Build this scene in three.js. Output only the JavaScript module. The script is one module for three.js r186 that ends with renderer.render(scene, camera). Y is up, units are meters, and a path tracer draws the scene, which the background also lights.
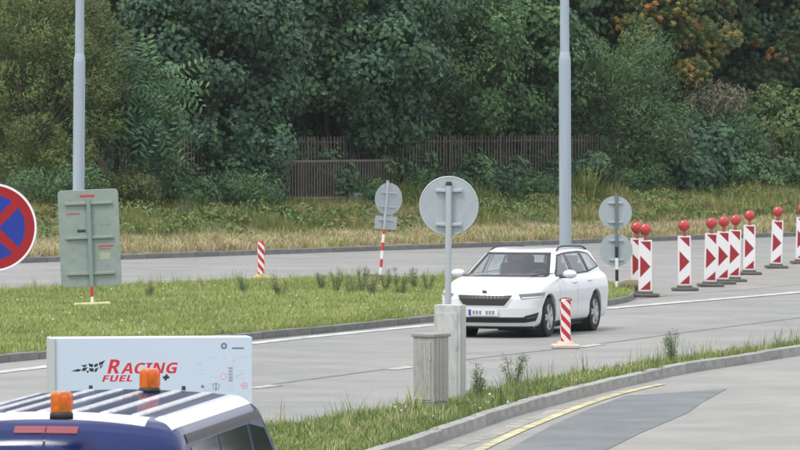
import * as THREE from 'three';
import { mergeGeometries } from 'three/addons/utils/BufferGeometryUtils.js';
import { RoundedBoxGeometry } from 'three/addons/geometries/RoundedBoxGeometry.js';

// ---------------------------------------------------------------- camera, sky, sun, exposure
const FOCAL = 5300, HORIZON = 115, EYE = 3.75;            // long lens, in pixels of an 800 x 450 frame
const PITCH = Math.atan((225 - HORIZON) / FOCAL);
const scene = new THREE.Scene();
const camera = new THREE.PerspectiveCamera(2 * Math.atan(225 / FOCAL) * 180 / Math.PI, 16 / 9, 0.5, 4000);
camera.position.set(0, EYE, 0);
camera.rotation.x = -PITCH;
camera.focus = 62; camera.userData.fStop = 14;               // the long lens leaves near and far a little soft

const SUN = new THREE.Vector3(-0.35, 0.85, 0.4).normalize();
{
  const w = 256, h = 128, d = new Float32Array(w * h * 4);
  for (let j = 0; j < h; j++) for (let i = 0; i < w; i++) {
    const el = (j + 0.5) / h * Math.PI - Math.PI / 2, az = (i + 0.5) / w * Math.PI * 2;
    const y = Math.sin(el);
    const cloud = 0.05 * (Math.sin(az * 3 + 1 + el * 4) + Math.sin(az * 7 - el * 9 + 2)) + 0.03 * Math.sin(az * 13 + el * 21);
    let L = y > 0 ? (0.62 + 0.5 * y) * (1 + cloud) : 0.35;
    const k = (j * w + i) * 4;
    d[k] = L * 0.96; d[k + 1] = L * 1.0; d[k + 2] = L * 1.07; d[k + 3] = 1;
  }
  const sky = new THREE.DataTexture(d, w, h, THREE.RGBAFormat, THREE.FloatType);
  sky.mapping = THREE.EquirectangularReflectionMapping;
  sky.magFilter = sky.minFilter = THREE.LinearFilter; sky.wrapS = THREE.RepeatWrapping; sky.needsUpdate = true;
  scene.background = sky; scene.environment = sky;
}
const sun = new THREE.DirectionalLight(new THREE.Color(1, 0.95, 0.87), 1.35);
sun.position.copy(SUN).multiplyScalar(300).add(new THREE.Vector3(0, 0, -110));
sun.target.position.set(0, 0, -110); scene.add(sun, sun.target);
sun.castShadow = true; sun.shadow.radius = 24; sun.shadow.mapSize.set(2048, 2048);
Object.assign(sun.shadow.camera, { left: -60, right: 60, top: 90, bottom: -110, near: 1, far: 700 });

const renderer = new THREE.WebGLRenderer({ antialias: true });
renderer.toneMapping = THREE.LinearToneMapping;
renderer.toneMappingExposure = 1.65;
renderer.shadowMap.enabled = true; renderer.shadowMap.type = THREE.PCFSoftShadowMap;
scene.fog = new THREE.FogExp2(0xdce8ee, 0.0001);

// ---------------------------------------------------------------- helpers
const V = (x, y, z) => new THREE.Vector3(x, y, z);
const R = a => a * Math.PI / 180;
function rng(seed) { let a = seed >>> 0; return () => { a = (a + 0x6D2B79F5) | 0; let t = Math.imul(a ^ a >>> 15, 1 | a); t = t + Math.imul(t ^ t >>> 7, 61 | t) ^ t; return ((t ^ t >>> 14) >>> 0) / 4294967296; }; }
const lerp = (a, b, t) => a + (b - a) * t, clamp = (v, a, b) => Math.min(b, Math.max(a, v));
const smooth = (a, b, x) => { const t = clamp((x - a) / (b - a), 0, 1); return t * t * (3 - 2 * t); };
function ray(px, py) { const y = (225 - py) / FOCAL, c = Math.cos(PITCH), s = Math.sin(PITCH); return V((px - 400) / FOCAL, y * c - s, -y * s - c); }
function g(px, py, h = 0) { const r = ray(px, py); return V(0, EYE, 0).addScaledVector(r, (h - EYE) / r.y); }     // where that ray meets height h
function at(px, py, depth) { const r = ray(px, py); return V(0, EYE, 0).addScaledVector(r, depth / -r.z); }
const taken = {};
function numbered(n) { const k = taken[n] = (taken[n] ?? -1) + 1; return k ? `${n}_${String(k).padStart(3, '0')}` : n; }
function tag(o, label, category, group, kind) {
  o.userData.label = label; if (category) o.userData.category = category;
  if (group) o.userData.group = group; if (kind) o.userData.kind = kind; return o;
}
function shade(o) { o.traverse(m => { if (m.isMesh) m.castShadow = m.receiveShadow = true; }); return o; }
function thing(name, label, category, pos, turn = 0, group) {
  const o = new THREE.Group(); o.name = numbered(name); scene.add(o); if (pos) o.position.copy(pos); o.rotation.y = turn;
  return tag(o, label, category, group);
}
function part(name, geo, mat, parent) { const m = new THREE.Mesh(geo, mat); m.name = name; m.castShadow = m.receiveShadow = true; parent.add(m); return m; }
function struct(name, geo, mat, label) { const m = new THREE.Mesh(geo, mat); m.name = numbered(name); m.receiveShadow = m.castShadow = true; scene.add(m); return tag(m, label, null, null, 'structure'); }
const box = (w, h, d, x = 0, y = 0, z = 0) => new THREE.BoxGeometry(w, h, d).translate(x, y, z);
const rbox = (w, h, d, r, x = 0, y = 0, z = 0) => new RoundedBoxGeometry(w, h, d, 2, r).translate(x, y, z);
const cyl = (r0, r1, h, n = 16, x = 0, y = 0, z = 0) => new THREE.CylinderGeometry(r0, r1, h, n).translate(x, y + h / 2, z);
function tube(pts, r, n = 6, seg = 24) { return new THREE.TubeGeometry(new THREE.CatmullRomCurve3(pts), seg, r, n); }

// tileable value noise
function tileNoise(size, seed) {
  const r = rng(seed), t = new Float32Array(size * size).map(() => r());
  return (x, y) => { const xi = Math.floor(x), yi = Math.floor(y), fx = x - xi, fy = y - yi, u = fx * fx * (3 - 2 * fx), v = fy * fy * (3 - 2 * fy);
    const q = (a, b) => t[((b % size + size) % size) * size + (a % size + size) % size];
    return lerp(lerp(q(xi, yi), q(xi + 1, yi), u), lerp(q(xi, yi + 1), q(xi + 1, yi + 1), u), v); };
}
function texture(n, metres, fn, srgb = true) {
  const d = new Uint8Array(n * n * 4);
  for (let j = 0; j < n; j++) for (let i = 0; i < n; i++) { const c = fn(i / n, j / n), k = (j * n + i) * 4; for (let q = 0; q < 3; q++) d[k + q] = clamp(c[q] * 255, 0, 255); d[k + 3] = 255; }
  const t = new THREE.DataTexture(d, n, n, THREE.RGBAFormat); t.wrapS = t.wrapT = THREE.RepeatWrapping; t.magFilter = THREE.LinearFilter; t.minFilter = THREE.LinearMipmapLinearFilter; t.generateMipmaps = true;
  if (srgb) t.colorSpace = THREE.SRGBColorSpace; t.repeat.set(1 / metres, 1 / metres); t.needsUpdate = true; return t;
}
const N8 = tileNoise(8, 1), N16 = tileNoise(16, 2), N64 = tileNoise(64, 3), N256 = tileNoise(256, 4), N512 = tileNoise(512, 5);
const sr = c => Math.pow(c, 1 / 2.2);                        // linear base colour -> stored value
function grainy(base, amp, metres, seedShift = 0, tint = [0, 0, 0], n = 512) {
  return texture(n, metres, (u, v) => {
    const coarse = N8(u * 8 + seedShift, v * 8) * 0.5 + N16(u * 16, v * 16 + seedShift) * 0.3 + N64(u * 64, v * 64) * 0.2 - 0.5;
    const fine = N256(u * 256, v * 256) * 0.5 + N512(u * 512, v * 512) * 0.5 - 0.5;
    const k = 1 + amp * (coarse * 1.3 + fine * 0.9);
    return [0, 1, 2].map(q => sr(Math.max(0, base[q] * k * (1 + tint[q] * coarse))));
  });
}
const std = (c, o = {}) => new THREE.MeshStandardMaterial({ color: new THREE.Color().setRGB(...c), roughness: 0.8, ...o });
const phys = (c, o = {}) => new THREE.MeshPhysicalMaterial({ color: new THREE.Color().setRGB(...c), roughness: 0.5, ...o });
const mapped = (map, o = {}) => new THREE.MeshStandardMaterial({ map, roughness: 0.9, ...o });
function canvasTex(w, h, draw) { const c = document.createElement('canvas'); c.width = w; c.height = h; draw(c.getContext('2d'), w, h); const t = new THREE.CanvasTexture(c); t.colorSpace = THREE.SRGBColorSpace; t.anisotropy = 4; return t; }

const asphaltNear = mapped(grainy([0.225, 0.222, 0.212], 0.34, 9, 0, [0.05, 0, -0.08]), { roughness: 0.92 });
const asphaltFar = mapped(grainy([0.225, 0.222, 0.212], 0.34, 11, 3), { roughness: 0.88 });
const asphaltLot = mapped(grainy([0.24, 0.233, 0.217], 0.3, 7, 5), { roughness: 0.92 });
const asphaltPatch = mapped(grainy([0.135, 0.144, 0.15], 0.4, 5, 2), { roughness: 0.88 });
const concrete = mapped(grainy([0.27, 0.265, 0.245], 0.5, 2.5, 1), { roughness: 0.95 });
const kerbMat = [0, 1, 2].map(k => mapped(grainy([0.25 + k * 0.03, 0.245 + k * 0.03, 0.23 + k * 0.028], 0.55, 1.7, k * 2, [0, 0, -0.1], 256), { roughness: 0.95 }));
const kerbDark = [0, 1].map(k => mapped(grainy([0.15 + k * 0.03, 0.145 + k * 0.03, 0.14 + k * 0.03], 0.5, 1.7, k * 3 + 1, [0, 0, 0], 256), { roughness: 0.95 }));
const soil = mapped(grainy([0.11, 0.12, 0.05], 0.8, 6, 4, [0.5, 0.1, 0.2]), { roughness: 1 });
const dirt = mapped(grainy([0.2, 0.165, 0.1], 0.8, 5, 6, [0.3, 0.1, 0]), { roughness: 1 });
const gravel = mapped(grainy([0.27, 0.255, 0.225], 0.7, 1.6, 2), { roughness: 1 });
const galvanised = phys([0.42, 0.45, 0.48], { roughness: 0.5, metalness: 0.35 });
const poleMat = mapped(grainy([0.36, 0.42, 0.49], 0.16, 1.1, 3, [0, 0, 0], 256), { roughness: 0.5, metalness: 0.15 });
const signBack = mapped(grainy([0.36, 0.405, 0.425], 0.14, 0.8, 2, [0, 0, 0], 256), { roughness: 0.5, metalness: 0.15 });
const rubber = mapped(grainy([0.12, 0.11, 0.1], 0.6, 0.7, 5, [0, 0, 0], 256), { roughness: 0.95 });
const redPaint = std([0.5, 0.035, 0.035], { roughness: 0.55 });
const whitePaint = std([0.72, 0.72, 0.7], { roughness: 0.6 });
const blackPlastic = std([0.015, 0.015, 0.016], { roughness: 0.55 });
const lineWhite = mapped(grainy([0.44, 0.44, 0.425], 0.8, 1.3, 1, [0, 0, 0], 256), { roughness: 0.85 });
const lineWorn = mapped(grainy([0.37, 0.36, 0.33], 0.9, 1.1, 2, [0, 0, 0], 256), { roughness: 0.9 });
const lineYellow = mapped(grainy([0.43, 0.385, 0.23], 0.9, 2, 3, [0, 0, -0.2], 256), { roughness: 0.85 });

// flat sheets
function sheet(name, pts, y, mat, label, parent) {
  const geo = new THREE.ShapeGeometry(new THREE.Shape(pts.map(p => new THREE.Vector2(p.x, -p.z)))).rotateX(-Math.PI / 2).translate(0, y, 0);
  return parent ? part(name, geo, mat, parent) : struct(name, geo, mat, label);
}
function ribbon(pts, width) {                                  // left and right offsets of a line on the ground
  const a = [], b = [];
  pts.forEach((p, i) => { const d = V().subVectors(pts[Math.min(i + 1, pts.length - 1)], pts[Math.max(i - 1, 0)]).normalize(); const n = V(-d.z, 0, d.x).multiplyScalar(width / 2); a.push(p.clone().add(n)); b.push(p.clone().sub(n)); });
  return a.concat(b.reverse());
}
function resample(pts, step) {
  const c = new THREE.CatmullRomCurve3(pts, false, 'centripetal'), n = Math.max(1, Math.round(c.getLength() / step)); return c.getSpacedPoints(n);
}
function inside(p, poly) { let c = false; for (let i = 0, j = poly.length - 1; i < poly.length; j = i++) { const a = poly[i], b = poly[j]; if ((a.z > p.z) !== (b.z > p.z) && p.x < (b.x - a.x) * (p.z - a.z) / (b.z - a.z) + a.x) c = !c; } return c; }

// ---------------------------------------------------------------- ground, roads, kerbs
struct('ground', new THREE.PlaneGeometry(3000, 3000).rotateX(-Math.PI / 2).translate(0, -0.06, -200), soil, 'flat earth and rough grass under everything');
const farKerb = px => g(px, 263.6 - 0.0345 * px);             // line of the far kerb on the ground
// the far carriageway
sheet('far_road', [farKerb(-260), farKerb(1900), g(1900, 206), g(1060, 268), g(820, 300), g(430, 330), g(0, 366), g(-260, 392)], -0.004, asphaltFar, 'blue-grey asphalt carriageway beyond the grass median');
// the near carriageway: from the median kerb to the near verge
const medianNear = [g(-150, 377.5), g(0, 362.5), g(150, 348.5), g(300, 335), g(440, 321), g(540, 312.5), g(610, 305)];
sheet('near_road', [...medianNear, g(700, 291), g(820, 275), g(1060, 252), g(1700, 206), g(1700, 262), g(1060, 330), g(800, 350), g(640, 380), g(470, 425), g(300, 440), g(0, 480), g(-200, 520)], 0, asphaltNear, 'pale grey asphalt carriageway the white car drives on');
// the bare paved strip where the warning panels stand
sheet('paved_strip', [g(628, 299), g(700, 293.5), g(820, 283), g(820, 262), g(770, 267), g(700, 277), g(632, 286.5)], 0.004, mapped(grainy([0.235, 0.225, 0.205], 0.4, 4, 4), { roughness: 0.95 }), 'light worn paving strip under the row of warning panels');
// seam, lines
const seam = [g(60, 414), g(250, 387.5), g(400, 367.5), g(590, 345), g(700, 330.5), g(830, 314)];
{
  const q = resample(seam, 0.6), r = rng(8); q.forEach(p => { p.x += (r() - 0.5) * 0.03; p.z += (r() - 0.5) * 0.05; });
  sheet('road_seam', ribbon(q, 0.1), 0.004, mapped(grainy([0.16, 0.156, 0.148], 0.5, 1.5, 2, [0, 0, 0], 256)), 'tarred seam running along the near carriageway');
  const c = new THREE.CatmullRomCurve3(seam); const dash = (a, b) => { const pts = []; for (let i = 0; i <= 4; i++) pts.push(g(lerp(a[0], b[0], i / 4), lerp(a[1], b[1], i / 4))); sheet('lane_dash', ribbon(pts, 0.24), 0.008, lineWorn, 'worn white lane dash on the near carriageway'); };
  dash([252, 388.6], [276, 385.4]); dash([391, 369.8], [413, 366.8]); dash([577, 347.6], [602, 344.4]); dash([100, 409.6], [126, 406]);
  const edgeL = [g(-60, 379.5), g(60, 365.3), g(180, 351.5), g(300, 338.3), g(435, 325)];
  sheet('edge_line', ribbon(edgeL, 0.3), 0.008, lineWhite, 'white edge line beside the median kerb');
  sheet('edge_line', ribbon([g(600, 309.5), g(660, 304.3), g(730, 298.6), g(830, 290)], 0.34), 0.012, lineWhite, 'white edge line in front of the warning panels');
}
// parking lot in front
const kerbLine = [g(330, 478), g(401, 454), g(450, 437), g(514, 415), g(560, 402.5), g(602, 391.5), g(680, 374), g(740, 364.5), g(800, 355), g(900, 340)];
{
  const k = resample(kerbLine, 0.5);
  const lot = [...k, g(1060, 322), g(1700, 256), V(90, 0, -110), V(60, 0, -12), V(-40, 0, -12), V(-40, 0, -40), g(150, 520)];
  sheet('parking_lot', lot, 0.006, asphaltLot, 'light grey asphalt yard inside the curved kerb');
  const pp = [g(552, 426), g(592, 408.5), g(626, 396.5), g(727, 389.5), g(704, 402), g(687, 414), g(640, 434), g(602, 453), g(540, 480), g(450, 500), g(490, 460)];
  sheet('asphalt_patch', pp, 0.011, asphaltPatch, 'darker blue-grey asphalt repair patch in the yard');
  const y = resample([g(440, 474), g(489, 446), g(545, 421), g(600, 400.5), g(632, 391.5), g(662, 385)], 0.5);
  sheet('yellow_line', ribbon(y, 0.13), 0.015, lineYellow, 'faded yellow line painted along the curved kerb');
  const gr = resample([g(440, 453.5), g(487, 436.5), g(540, 416.5), g(590, 401), g(640, 388.5)], 0.4), r = rng(4);
  gr.forEach(p => { p.x += (r() - 0.5) * 0.07; });
  sheet('grit_strip', ribbon(gr, 0.22), 0.0095, gravel, 'strip of pale grit swept up against the kerb');
}
// kerbs out of single stones
const stoneGeo = {};
function kerb(name, pts, h, w, len, mats, label, seed) {
  const o = new THREE.Group(); o.name = numbered(name); scene.add(o); tag(o, label, null, null, 'structure');
  const c = new THREE.CatmullRomCurve3(pts, false, 'centripetal'), L = c.getLength(), n = Math.floor(L / len), r = rng(seed);
  const key = [h, w, len].join();
  stoneGeo[key] ??= new RoundedBoxGeometry(len - 0.014, h + 0.2, w, 1, 0.018).translate(0, (h - 0.2) / 2, 0);
  for (let i = 0; i < n; i++) {
    const a = c.getPointAt(i / n), b = c.getPointAt((i + 1) / n), m = part('kerbstone', stoneGeo[key], mats[Math.floor(r() * mats.length)], o);
    m.position.copy(a).add(b).multiplyScalar(0.5); m.position.y += (r() - 0.5) * 0.012; m.rotation.y = Math.atan2(-(b.z - a.z), b.x - a.x) + (r() - 0.5) * 0.006; m.rotation.z = (r() - 0.5) * 0.01;
    m.scale.x = a.distanceTo(b) / len;
  }
  return o;
}
kerb('near_kerb', kerbLine, 0.15, 0.16, 1.0, kerbMat, 'curved concrete kerb of long stones round the yard', 1);
const farLine = []; for (let px = -60; px <= 900; px += 80) farLine.push(farKerb(px));
kerb('far_kerb', farLine, 0.13, 0.2, 1.0, kerbDark, 'dark concrete kerb along the far verge', 2);
kerb('median_kerb', medianNear, 0.12, 0.2, 1.0, kerbDark, 'dark concrete kerb along the near side of the median', 3);
const medianFar = [g(-150, 305), g(0, 297), g(150, 291), g(300, 285.5), g(440, 283.5), g(540, 286), g(600, 289)];
kerb('median_kerb', medianFar, 0.1, 0.15, 1.0, kerbDark, 'dark concrete kerb along the far side of the median', 4);
const medianTip = [g(600, 289), g(622, 292), g(630, 297), g(624, 301.5), g(610, 305)];
kerb('median_kerb', medianTip, 0.11, 0.18, 0.6, kerbDark, 'dark kerb rounding the tip of the median', 5);
const medianPoly = [...medianNear, ...medianTip.slice(0, 4).reverse(), ...medianFar.slice().reverse()];
sheet('median', medianPoly, 0.09, soil, 'grass median between the two carriageways');
// near verge between the near carriageway and the yard
const vergeRoad = [g(0, 470), g(150, 449), g(290, 433), g(415, 414), g(480, 401), g(560, 384.5), g(640, 371.5), g(720, 360), g(800, 349.5), g(900, 336)];
const vergePoly = [...vergeRoad, ...kerbLine.slice().reverse(), g(200, 500), g(0, 520)];
sheet('near_verge', vergePoly, 0.06, soil, 'grass verge between the road and the curved kerb');

// far bank: rises from the far kerb to the fence
const bankH = t => 0.1 + 0.045 * Math.min(t, 3) + 0.97 * smooth(2, 11.5, t) + Math.max(0, t - 12) * 0.03 + Math.max(0, t - 26) * 0.35;
const bank = (px, t) => { const p = farKerb(px); p.z -= t; p.y = bankH(t); return p; };
{
  const ts = [-0.05, 0.6, 1.5, 2.5, 3.5, 5, 6.5, 8, 9.5, 11, 12.5, 16, 20, 26, 34, 50], cols = 110, pos = [], uv = [], idx = [], idx2 = [], r = rng(31);
  ts.forEach((t, j) => { for (let i = 0; i <= cols; i++) { const p = bank(-400 + i * 2500 / cols, t); p.y += t > 0.3 ? (r() - 0.5) * 0.1 : 0; pos.push(p.x, p.y, p.z); uv.push(p.x, p.z); } });
  for (let j = 0; j < ts.length - 1; j++) for (let i = 0; i < cols; i++) { const a = j * (cols + 1) + i, b = a + 1, c = a + cols + 1, d = c + 1; (ts[j] < 10 ? idx : idx2).push(a, b, c, b, d, c); }
  const geo = new THREE.BufferGeometry(); geo.setAttribute('position', new THREE.Float32BufferAttribute(pos, 3)); geo.setAttribute('uv', new THREE.Float32BufferAttribute(uv, 2)); geo.setIndex(idx); geo.computeVertexNormals();
  struct('bank', geo, dirt, 'dry earth bank rising from the far kerb to the fence');
  const geo2 = geo.clone(); geo2.setIndex(idx2); geo2.computeVertexNormals();
  struct('woodland_floor', geo2, mapped(grainy([0.12, 0.1, 0.06], 0.8, 4, 3, [0.3, 0.3, 0]), { roughness: 1 }), 'brown leaf-littered ground under the trees');
}

// ---------------------------------------------------------------- vegetation
function tri(pos, a, b, c) { pos.push(...a, ...b, ...c); }
function geoFrom(pos) { const q = new THREE.BufferGeometry(); q.setAttribute('position', new THREE.Float32BufferAttribute(pos, 3)); q.computeVertexNormals(); return q; }
function leafTris(kind, w, l) {                                 // a leaf lying along +z from its stalk, up is +y
  const t = [];
  const fold = 0.18 * w;
  const outline = kind === 'lobed' ? [[0, 0], [0.5, 0.1], [0.42, 0.42], [0.78, 0.62], [0.3, 0.68], [0, 1]] : kind === 'narrow' ? [[0, 0], [0.3, 0.3], [0.36, 0.55], [0, 1]] : [[0, 0], [0.42, 0.2], [0.5, 0.5], [0.3, 0.8], [0, 1]];
  for (const s of [-1, 1]) for (let i = 0; i < outline.length - 1; i++) {
    const p = outline[i], q = outline[i + 1], f = ([x, z]) => [s * x * w, fold * x - 0.25 * l * z * z, z * l];
    const m = [0, -0.25 * l * 0.2, 0.45 * l];
    if (s > 0) tri(t, m, f(q), f(p)); else tri(t, m, f(p), f(q));
  }
  return t;
}
function place(tris, m) { const o = [], v = V(); for (let i = 0; i < tris.length; i += 3) { v.set(tris[i], tris[i + 1], tris[i + 2]).applyMatrix4(m); o.push(v.x, v.y, v.z); } return o; }
function sprig(kind, count, w, l, radius, seed, droop = 0.3) {
  const r = rng(seed), leaf = leafTris(kind, w, l); let pos = [];
  for (let i = 0; i < count; i++) {
    const a = r() * Math.PI * 2, rr = radius * Math.sqrt(r()), h = (r() - 0.35) * radius * 0.9;
    const e = new THREE.Euler(droop + (r() - 0.4) * 1.1, a + (r() - 0.5), (r() - 0.5) * 1.1, 'YXZ'), s = 0.7 + r() * 0.6;
    pos = pos.concat(place(leaf, new THREE.Matrix4().compose(V(Math.sin(a) * rr, h, Math.cos(a) * rr), new THREE.Quaternion().setFromEuler(e), V(s, s, s))));
  }
  return geoFrom(pos);
}
function frondSprig(seed) {                                     // long pinnate fronds in a loose rosette
  const r = rng(seed), leaf = leafTris('narrow', 0.06, 0.17); let pos = [];
  for (let f = 0; f < 6; f++) {
    const az = f / 6 * Math.PI * 2 + r(), L = 0.55 + r() * 0.35, up = 0.25 + r() * 0.5;
    for (let k = 1; k <= 8; k++) for (const s of [-1, 1]) {
      const t = k / 8, z = L * t, y = up * L * t - 0.75 * L * t * t;
      const e = new THREE.Euler(0.35, s * 1.15, s * 0.2, 'YXZ');
      const m = new THREE.Matrix4().makeRotationY(az).multiply(new THREE.Matrix4().compose(V(0, y, z), new THREE.Quaternion().setFromEuler(e), V(1, 1, 1)));
      pos = pos.concat(place(leaf, m));
    }
  }
  return geoFrom(pos);
}
function palmSprig(seed) {                                      // hand-shaped leaves of seven hanging leaflets
  const r = rng(seed), leaf = leafTris('oval', 0.1, 0.24); let pos = [];
  for (let f = 0; f < 5; f++) {
    const base = new THREE.Matrix4().compose(V((r() - 0.5) * 0.6, (r() - 0.5) * 0.45, (r() - 0.5) * 0.6), new THREE.Quaternion().setFromEuler(new THREE.Euler((r() - 0.5) * 0.9, r() * 6.3, (r() - 0.5) * 0.9)), V(1, 1, 1));
    for (let k = 0; k < 6; k++) pos = pos.concat(place(leaf, base.clone().multiply(new THREE.Matrix4().makeRotationFromEuler(new THREE.Euler(0.75, k / 6 * 6.28, 0, 'YXZ')))));
  }
  return geoFrom(pos);
}
const SPRIGS = { maple: [1, 2].map(k => sprig('lobed', 15, 0.11, 0.17, 0.36, 40 + k)), fine: [1, 2].map(k => sprig('narrow', 22, 0.05, 0.15, 0.34, 50 + k, 0.6)), oval: [1, 2].map(k => sprig('oval', 18, 0.075, 0.12, 0.32, 60 + k)), frond: [1, 2].map(k => frondSprig(70 + k)), palm: [1, 2].map(k => palmSprig(80 + k)) };
const leafMat = new THREE.MeshPhysicalMaterial({ color: 0xffffff, roughness: 0.6, transmission: 0.36, thickness: 0, specularIntensity: 0.5 });
const bark = mapped(grainy([0.1, 0.08, 0.06], 0.7, 0.9, 3, [0, 0, 0], 256), { roughness: 1 });
const Q = new THREE.Quaternion(), UP = V(0, 1, 0);
function cloud(name, geos, spots, parent, colour) {               // spots: [pos, normal, scale]
  geos.forEach((geo, v) => {
    const mine = spots.filter((_, i) => i % geos.length === v), im = new THREE.InstancedMesh(geo, leafMat, mine.length), m = new THREE.Matrix4(), q2 = new THREE.Quaternion(), c = new THREE.Color();
    mine.forEach(([p, n, s, spin], i) => { Q.setFromUnitVectors(UP, n); q2.setFromAxisAngle(UP, spin); m.compose(p, Q.clone().multiply(q2), V(s, s, s)); im.setMatrixAt(i, m); im.setColorAt(i, c.setRGB(...colour(p, mine[i]))); });
    im.name = name; im.castShadow = im.receiveShadow = true; im.userData.kind = 'stuff'; parent.add(im);
  });
}
function limb(a, b, r0, r1, n = 7) { const d = V().subVectors(b, a), L = d.length(), q = new THREE.CylinderGeometry(r1, r0, L, n).translate(0, L / 2, 0); q.applyQuaternion(new THREE.Quaternion().setFromUnitVectors(UP, d.normalize())); return q.translate(a.x, a.y, a.z); }
// a tree: trunk with limbs, crown of sprigs gathered in clumps round the limb ends
function tree(name, label, category, group, base, o) {
  const t = thing(name, label, category, base, 0, group), r = rng(o.seed);
  const { w, h, low, depth = w * 0.8, kind, colour, clumps, per } = o;       // crown width, height of top, height where it begins
  const cy = (h + low) / 2, ry = (h - low) / 2, trunk = [], spots = [];
  const lean = (r() - 0.5) * 0.6, fork = V(lean * 0.4, low + ry * 0.5, 0);
  trunk.push(limb(V(0, -0.3, 0), fork, 0.035 * h * 0.55, 0.02 * h * 0.55, 9));
  for (let k = 0; k < clumps; k++) {
    let u = V(r() * 2 - 1, r() * 2 - 1, r() * 2 - 1); while (u.lengthSq() > 1 || u.lengthSq() < 0.05) u = V(r() * 2 - 1, r() * 2 - 1, r() * 2 - 1);
    const rad = Math.pow(u.length(), 0.35) * (0.86 + 0.22 * r()); u.normalize();
    const c = V(u.x * rad * w / 2 * (o.boxy ? 1.12 : 1), cy + u.y * rad * ry, u.z * rad * depth / 2);
    if (k % 4 === 0) trunk.push(limb(fork, c, 0.012 * h * 0.5, 0.012, 5));
    const cr = (0.5 + r() * 0.45) * (o.clump ?? 1), tone = (o.tone ?? 0.35) * (r() - 0.5), flat = 0.6 + r() * 0.25;
    for (let i = 0; i < per; i++) {
      let n = V(r() * 2 - 1, r() * 2 - 0.75, r() * 2 - 1); while (n.lengthSq() > 1 || n.lengthSq() < 0.02) n = V(r() * 2 - 1, r() * 2 - 0.75, r() * 2 - 1); n.normalize();
      const p = V(c.x + n.x * cr, c.y + n.y * cr * flat, c.z + n.z * cr), nn = n.clone().multiplyScalar(0.7).addScaledVector(u, 0.4).add(V((r() - 0.5) * 0.7, 0.35, (r() - 0.5) * 0.7)).normalize();
      spots.push([p, nn, (0.75 + r() * 0.5) * (o.leaf ?? 1), r() * 6.28, tone + (r() - 0.5) * 0.25, r()]);
    }
  }
  part('trunk', mergeGeometries(trunk), bark, t);
  cloud('crown', SPRIGS[kind], spots, t, (p, s) => colour(1 + s[4], s[5], p));
  return t;
}
const tint = (a, b, pb = 0.3) => (k, q) => { const m = q < pb ? b : a; return m.map(x => x * k * 0.92); };
const rowZ = (px, t) => bank(px, t);
const S = p => FOCAL / -p.z;                                     // pixels per metre there
function treeAt(name, label, px, t, wpx, topPy, lowPy, o, category = 'tree', group) {
  const b = rowZ(px, t), s = S(b), hAt = py => EYE - b.y - (py - HORIZON) / s;
  return tree(name, label, category, group, b, { ...o, w: wpx / s, h: hAt(topPy), low: Math.max(0.15, hAt(lowPy)) });
}
const DK = [0.062, 0.128, 0.076], MD = [0.094, 0.184, 0.08], LG = [0.138, 0.235, 0.078], OL = [0.14, 0.18, 0.06], BR = [0.17, 0.155, 0.06], OR = [0.5, 0.25, 0.09], YL = [0.34, 0.3, 0.085];
// the front row just behind the fence
treeAt('broadleaf_tree', 'olive brown thin-leaved tree behind the no-stopping sign', 4, 13, 120, -40, 200, { seed: 11, kind: 'fine', clumps: 62, per: 54, clump: 0.95, leaf: 0.7, colour: (k, q, p) => (q < 0.1 ? BR : q < 0.5 ? [0.19, 0.23, 0.07] : [0.125, 0.195, 0.068]).map(x => x * k), boxy: 1, tone: 0.75 });
treeAt('sumac_tree', 'small tree with long feathery fronds beside the lamp post', 122, 10.6, 58, 66, 140, { seed: 12, kind: 'frond', clumps: 15, per: 5, clump: 0.4, leaf: 1.45, colour: tint([0.1, 0.2, 0.105], LG, 0.3), tone: 0.2 });
treeAt('broadleaf_tree', 'dark blue-green tree with dense crown right of the feathery fronds', 184, 13.5, 148, -50, 196, { seed: 13, kind: 'maple', clumps: 85, per: 44, leaf: 0.78, tone: 0.5, colour: tint(DK, MD, 0.3), boxy: 1 });
treeAt('broadleaf_tree', 'dark tree whose crown hangs over the low rail barrier', 320, 14, 190, -70, 158, { seed: 14, kind: 'maple', clumps: 85, per: 44, leaf: 0.78, tone: 0.5, colour: tint(DK, MD, 0.35), boxy: 1 });
treeAt('broadleaf_tree', 'mid green tree above the tall picket fence behind the large grey disc', 430, 14.5, 150, -60, 142, { seed: 15, kind: 'oval', clumps: 75, per: 38, leaf: 0.9, tone: 0.5, colour: tint(MD, LG, 0.35), boxy: 1 });
treeAt('broadleaf_tree', 'fresh green tree beside the lamp post, touched with yellow at top', 518, 15, 135, -50, 148, { seed: 16, kind: 'maple', clumps: 70, per: 42, leaf: 0.8, tone: 0.5, colour: (k, q, p) => (p.y > 7.3 && q < 0.4 ? YL : q < 0.35 ? LG : MD).map(x => x * k * 0.95), boxy: 1 });
treeAt('willow_shrub', 'bushy light green thin-leaved tree right of the lamp post', 628, 13, 125, 36, 190, { seed: 17, kind: 'fine', clumps: 70, per: 32, colour: tint([0.12, 0.205, 0.09], LG, 0.35), tone: 0.3 });
treeAt('broadleaf_tree', 'dark low tree behind the fence above the warning panels', 712, 13.5, 78, 128, 196, { seed: 18, kind: 'maple', clumps: 30, per: 28, colour: tint(DK, MD, 0.3), clump: 0.8 });
treeAt('flowering_shrub', 'pale shrub with faded pinkish flower heads above the warning panels', 748, 13, 62, 92, 185, { seed: 19, kind: 'fine', clumps: 26, per: 28, colour: (k, q, p) => (p.y > 2.6 && q < 0.45 ? [0.26, 0.2, 0.15] : MD).map(x => x * k), clump: 0.75 });
treeAt('broadleaf_shrub', 'yellow-green leafy shrub at the end of the picket fence', 800, 13.5, 90, 90, 190, { seed: 20, kind: 'oval', clumps: 40, per: 28, colour: tint(LG, OL, 0.35), clump: 0.8 });
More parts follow.
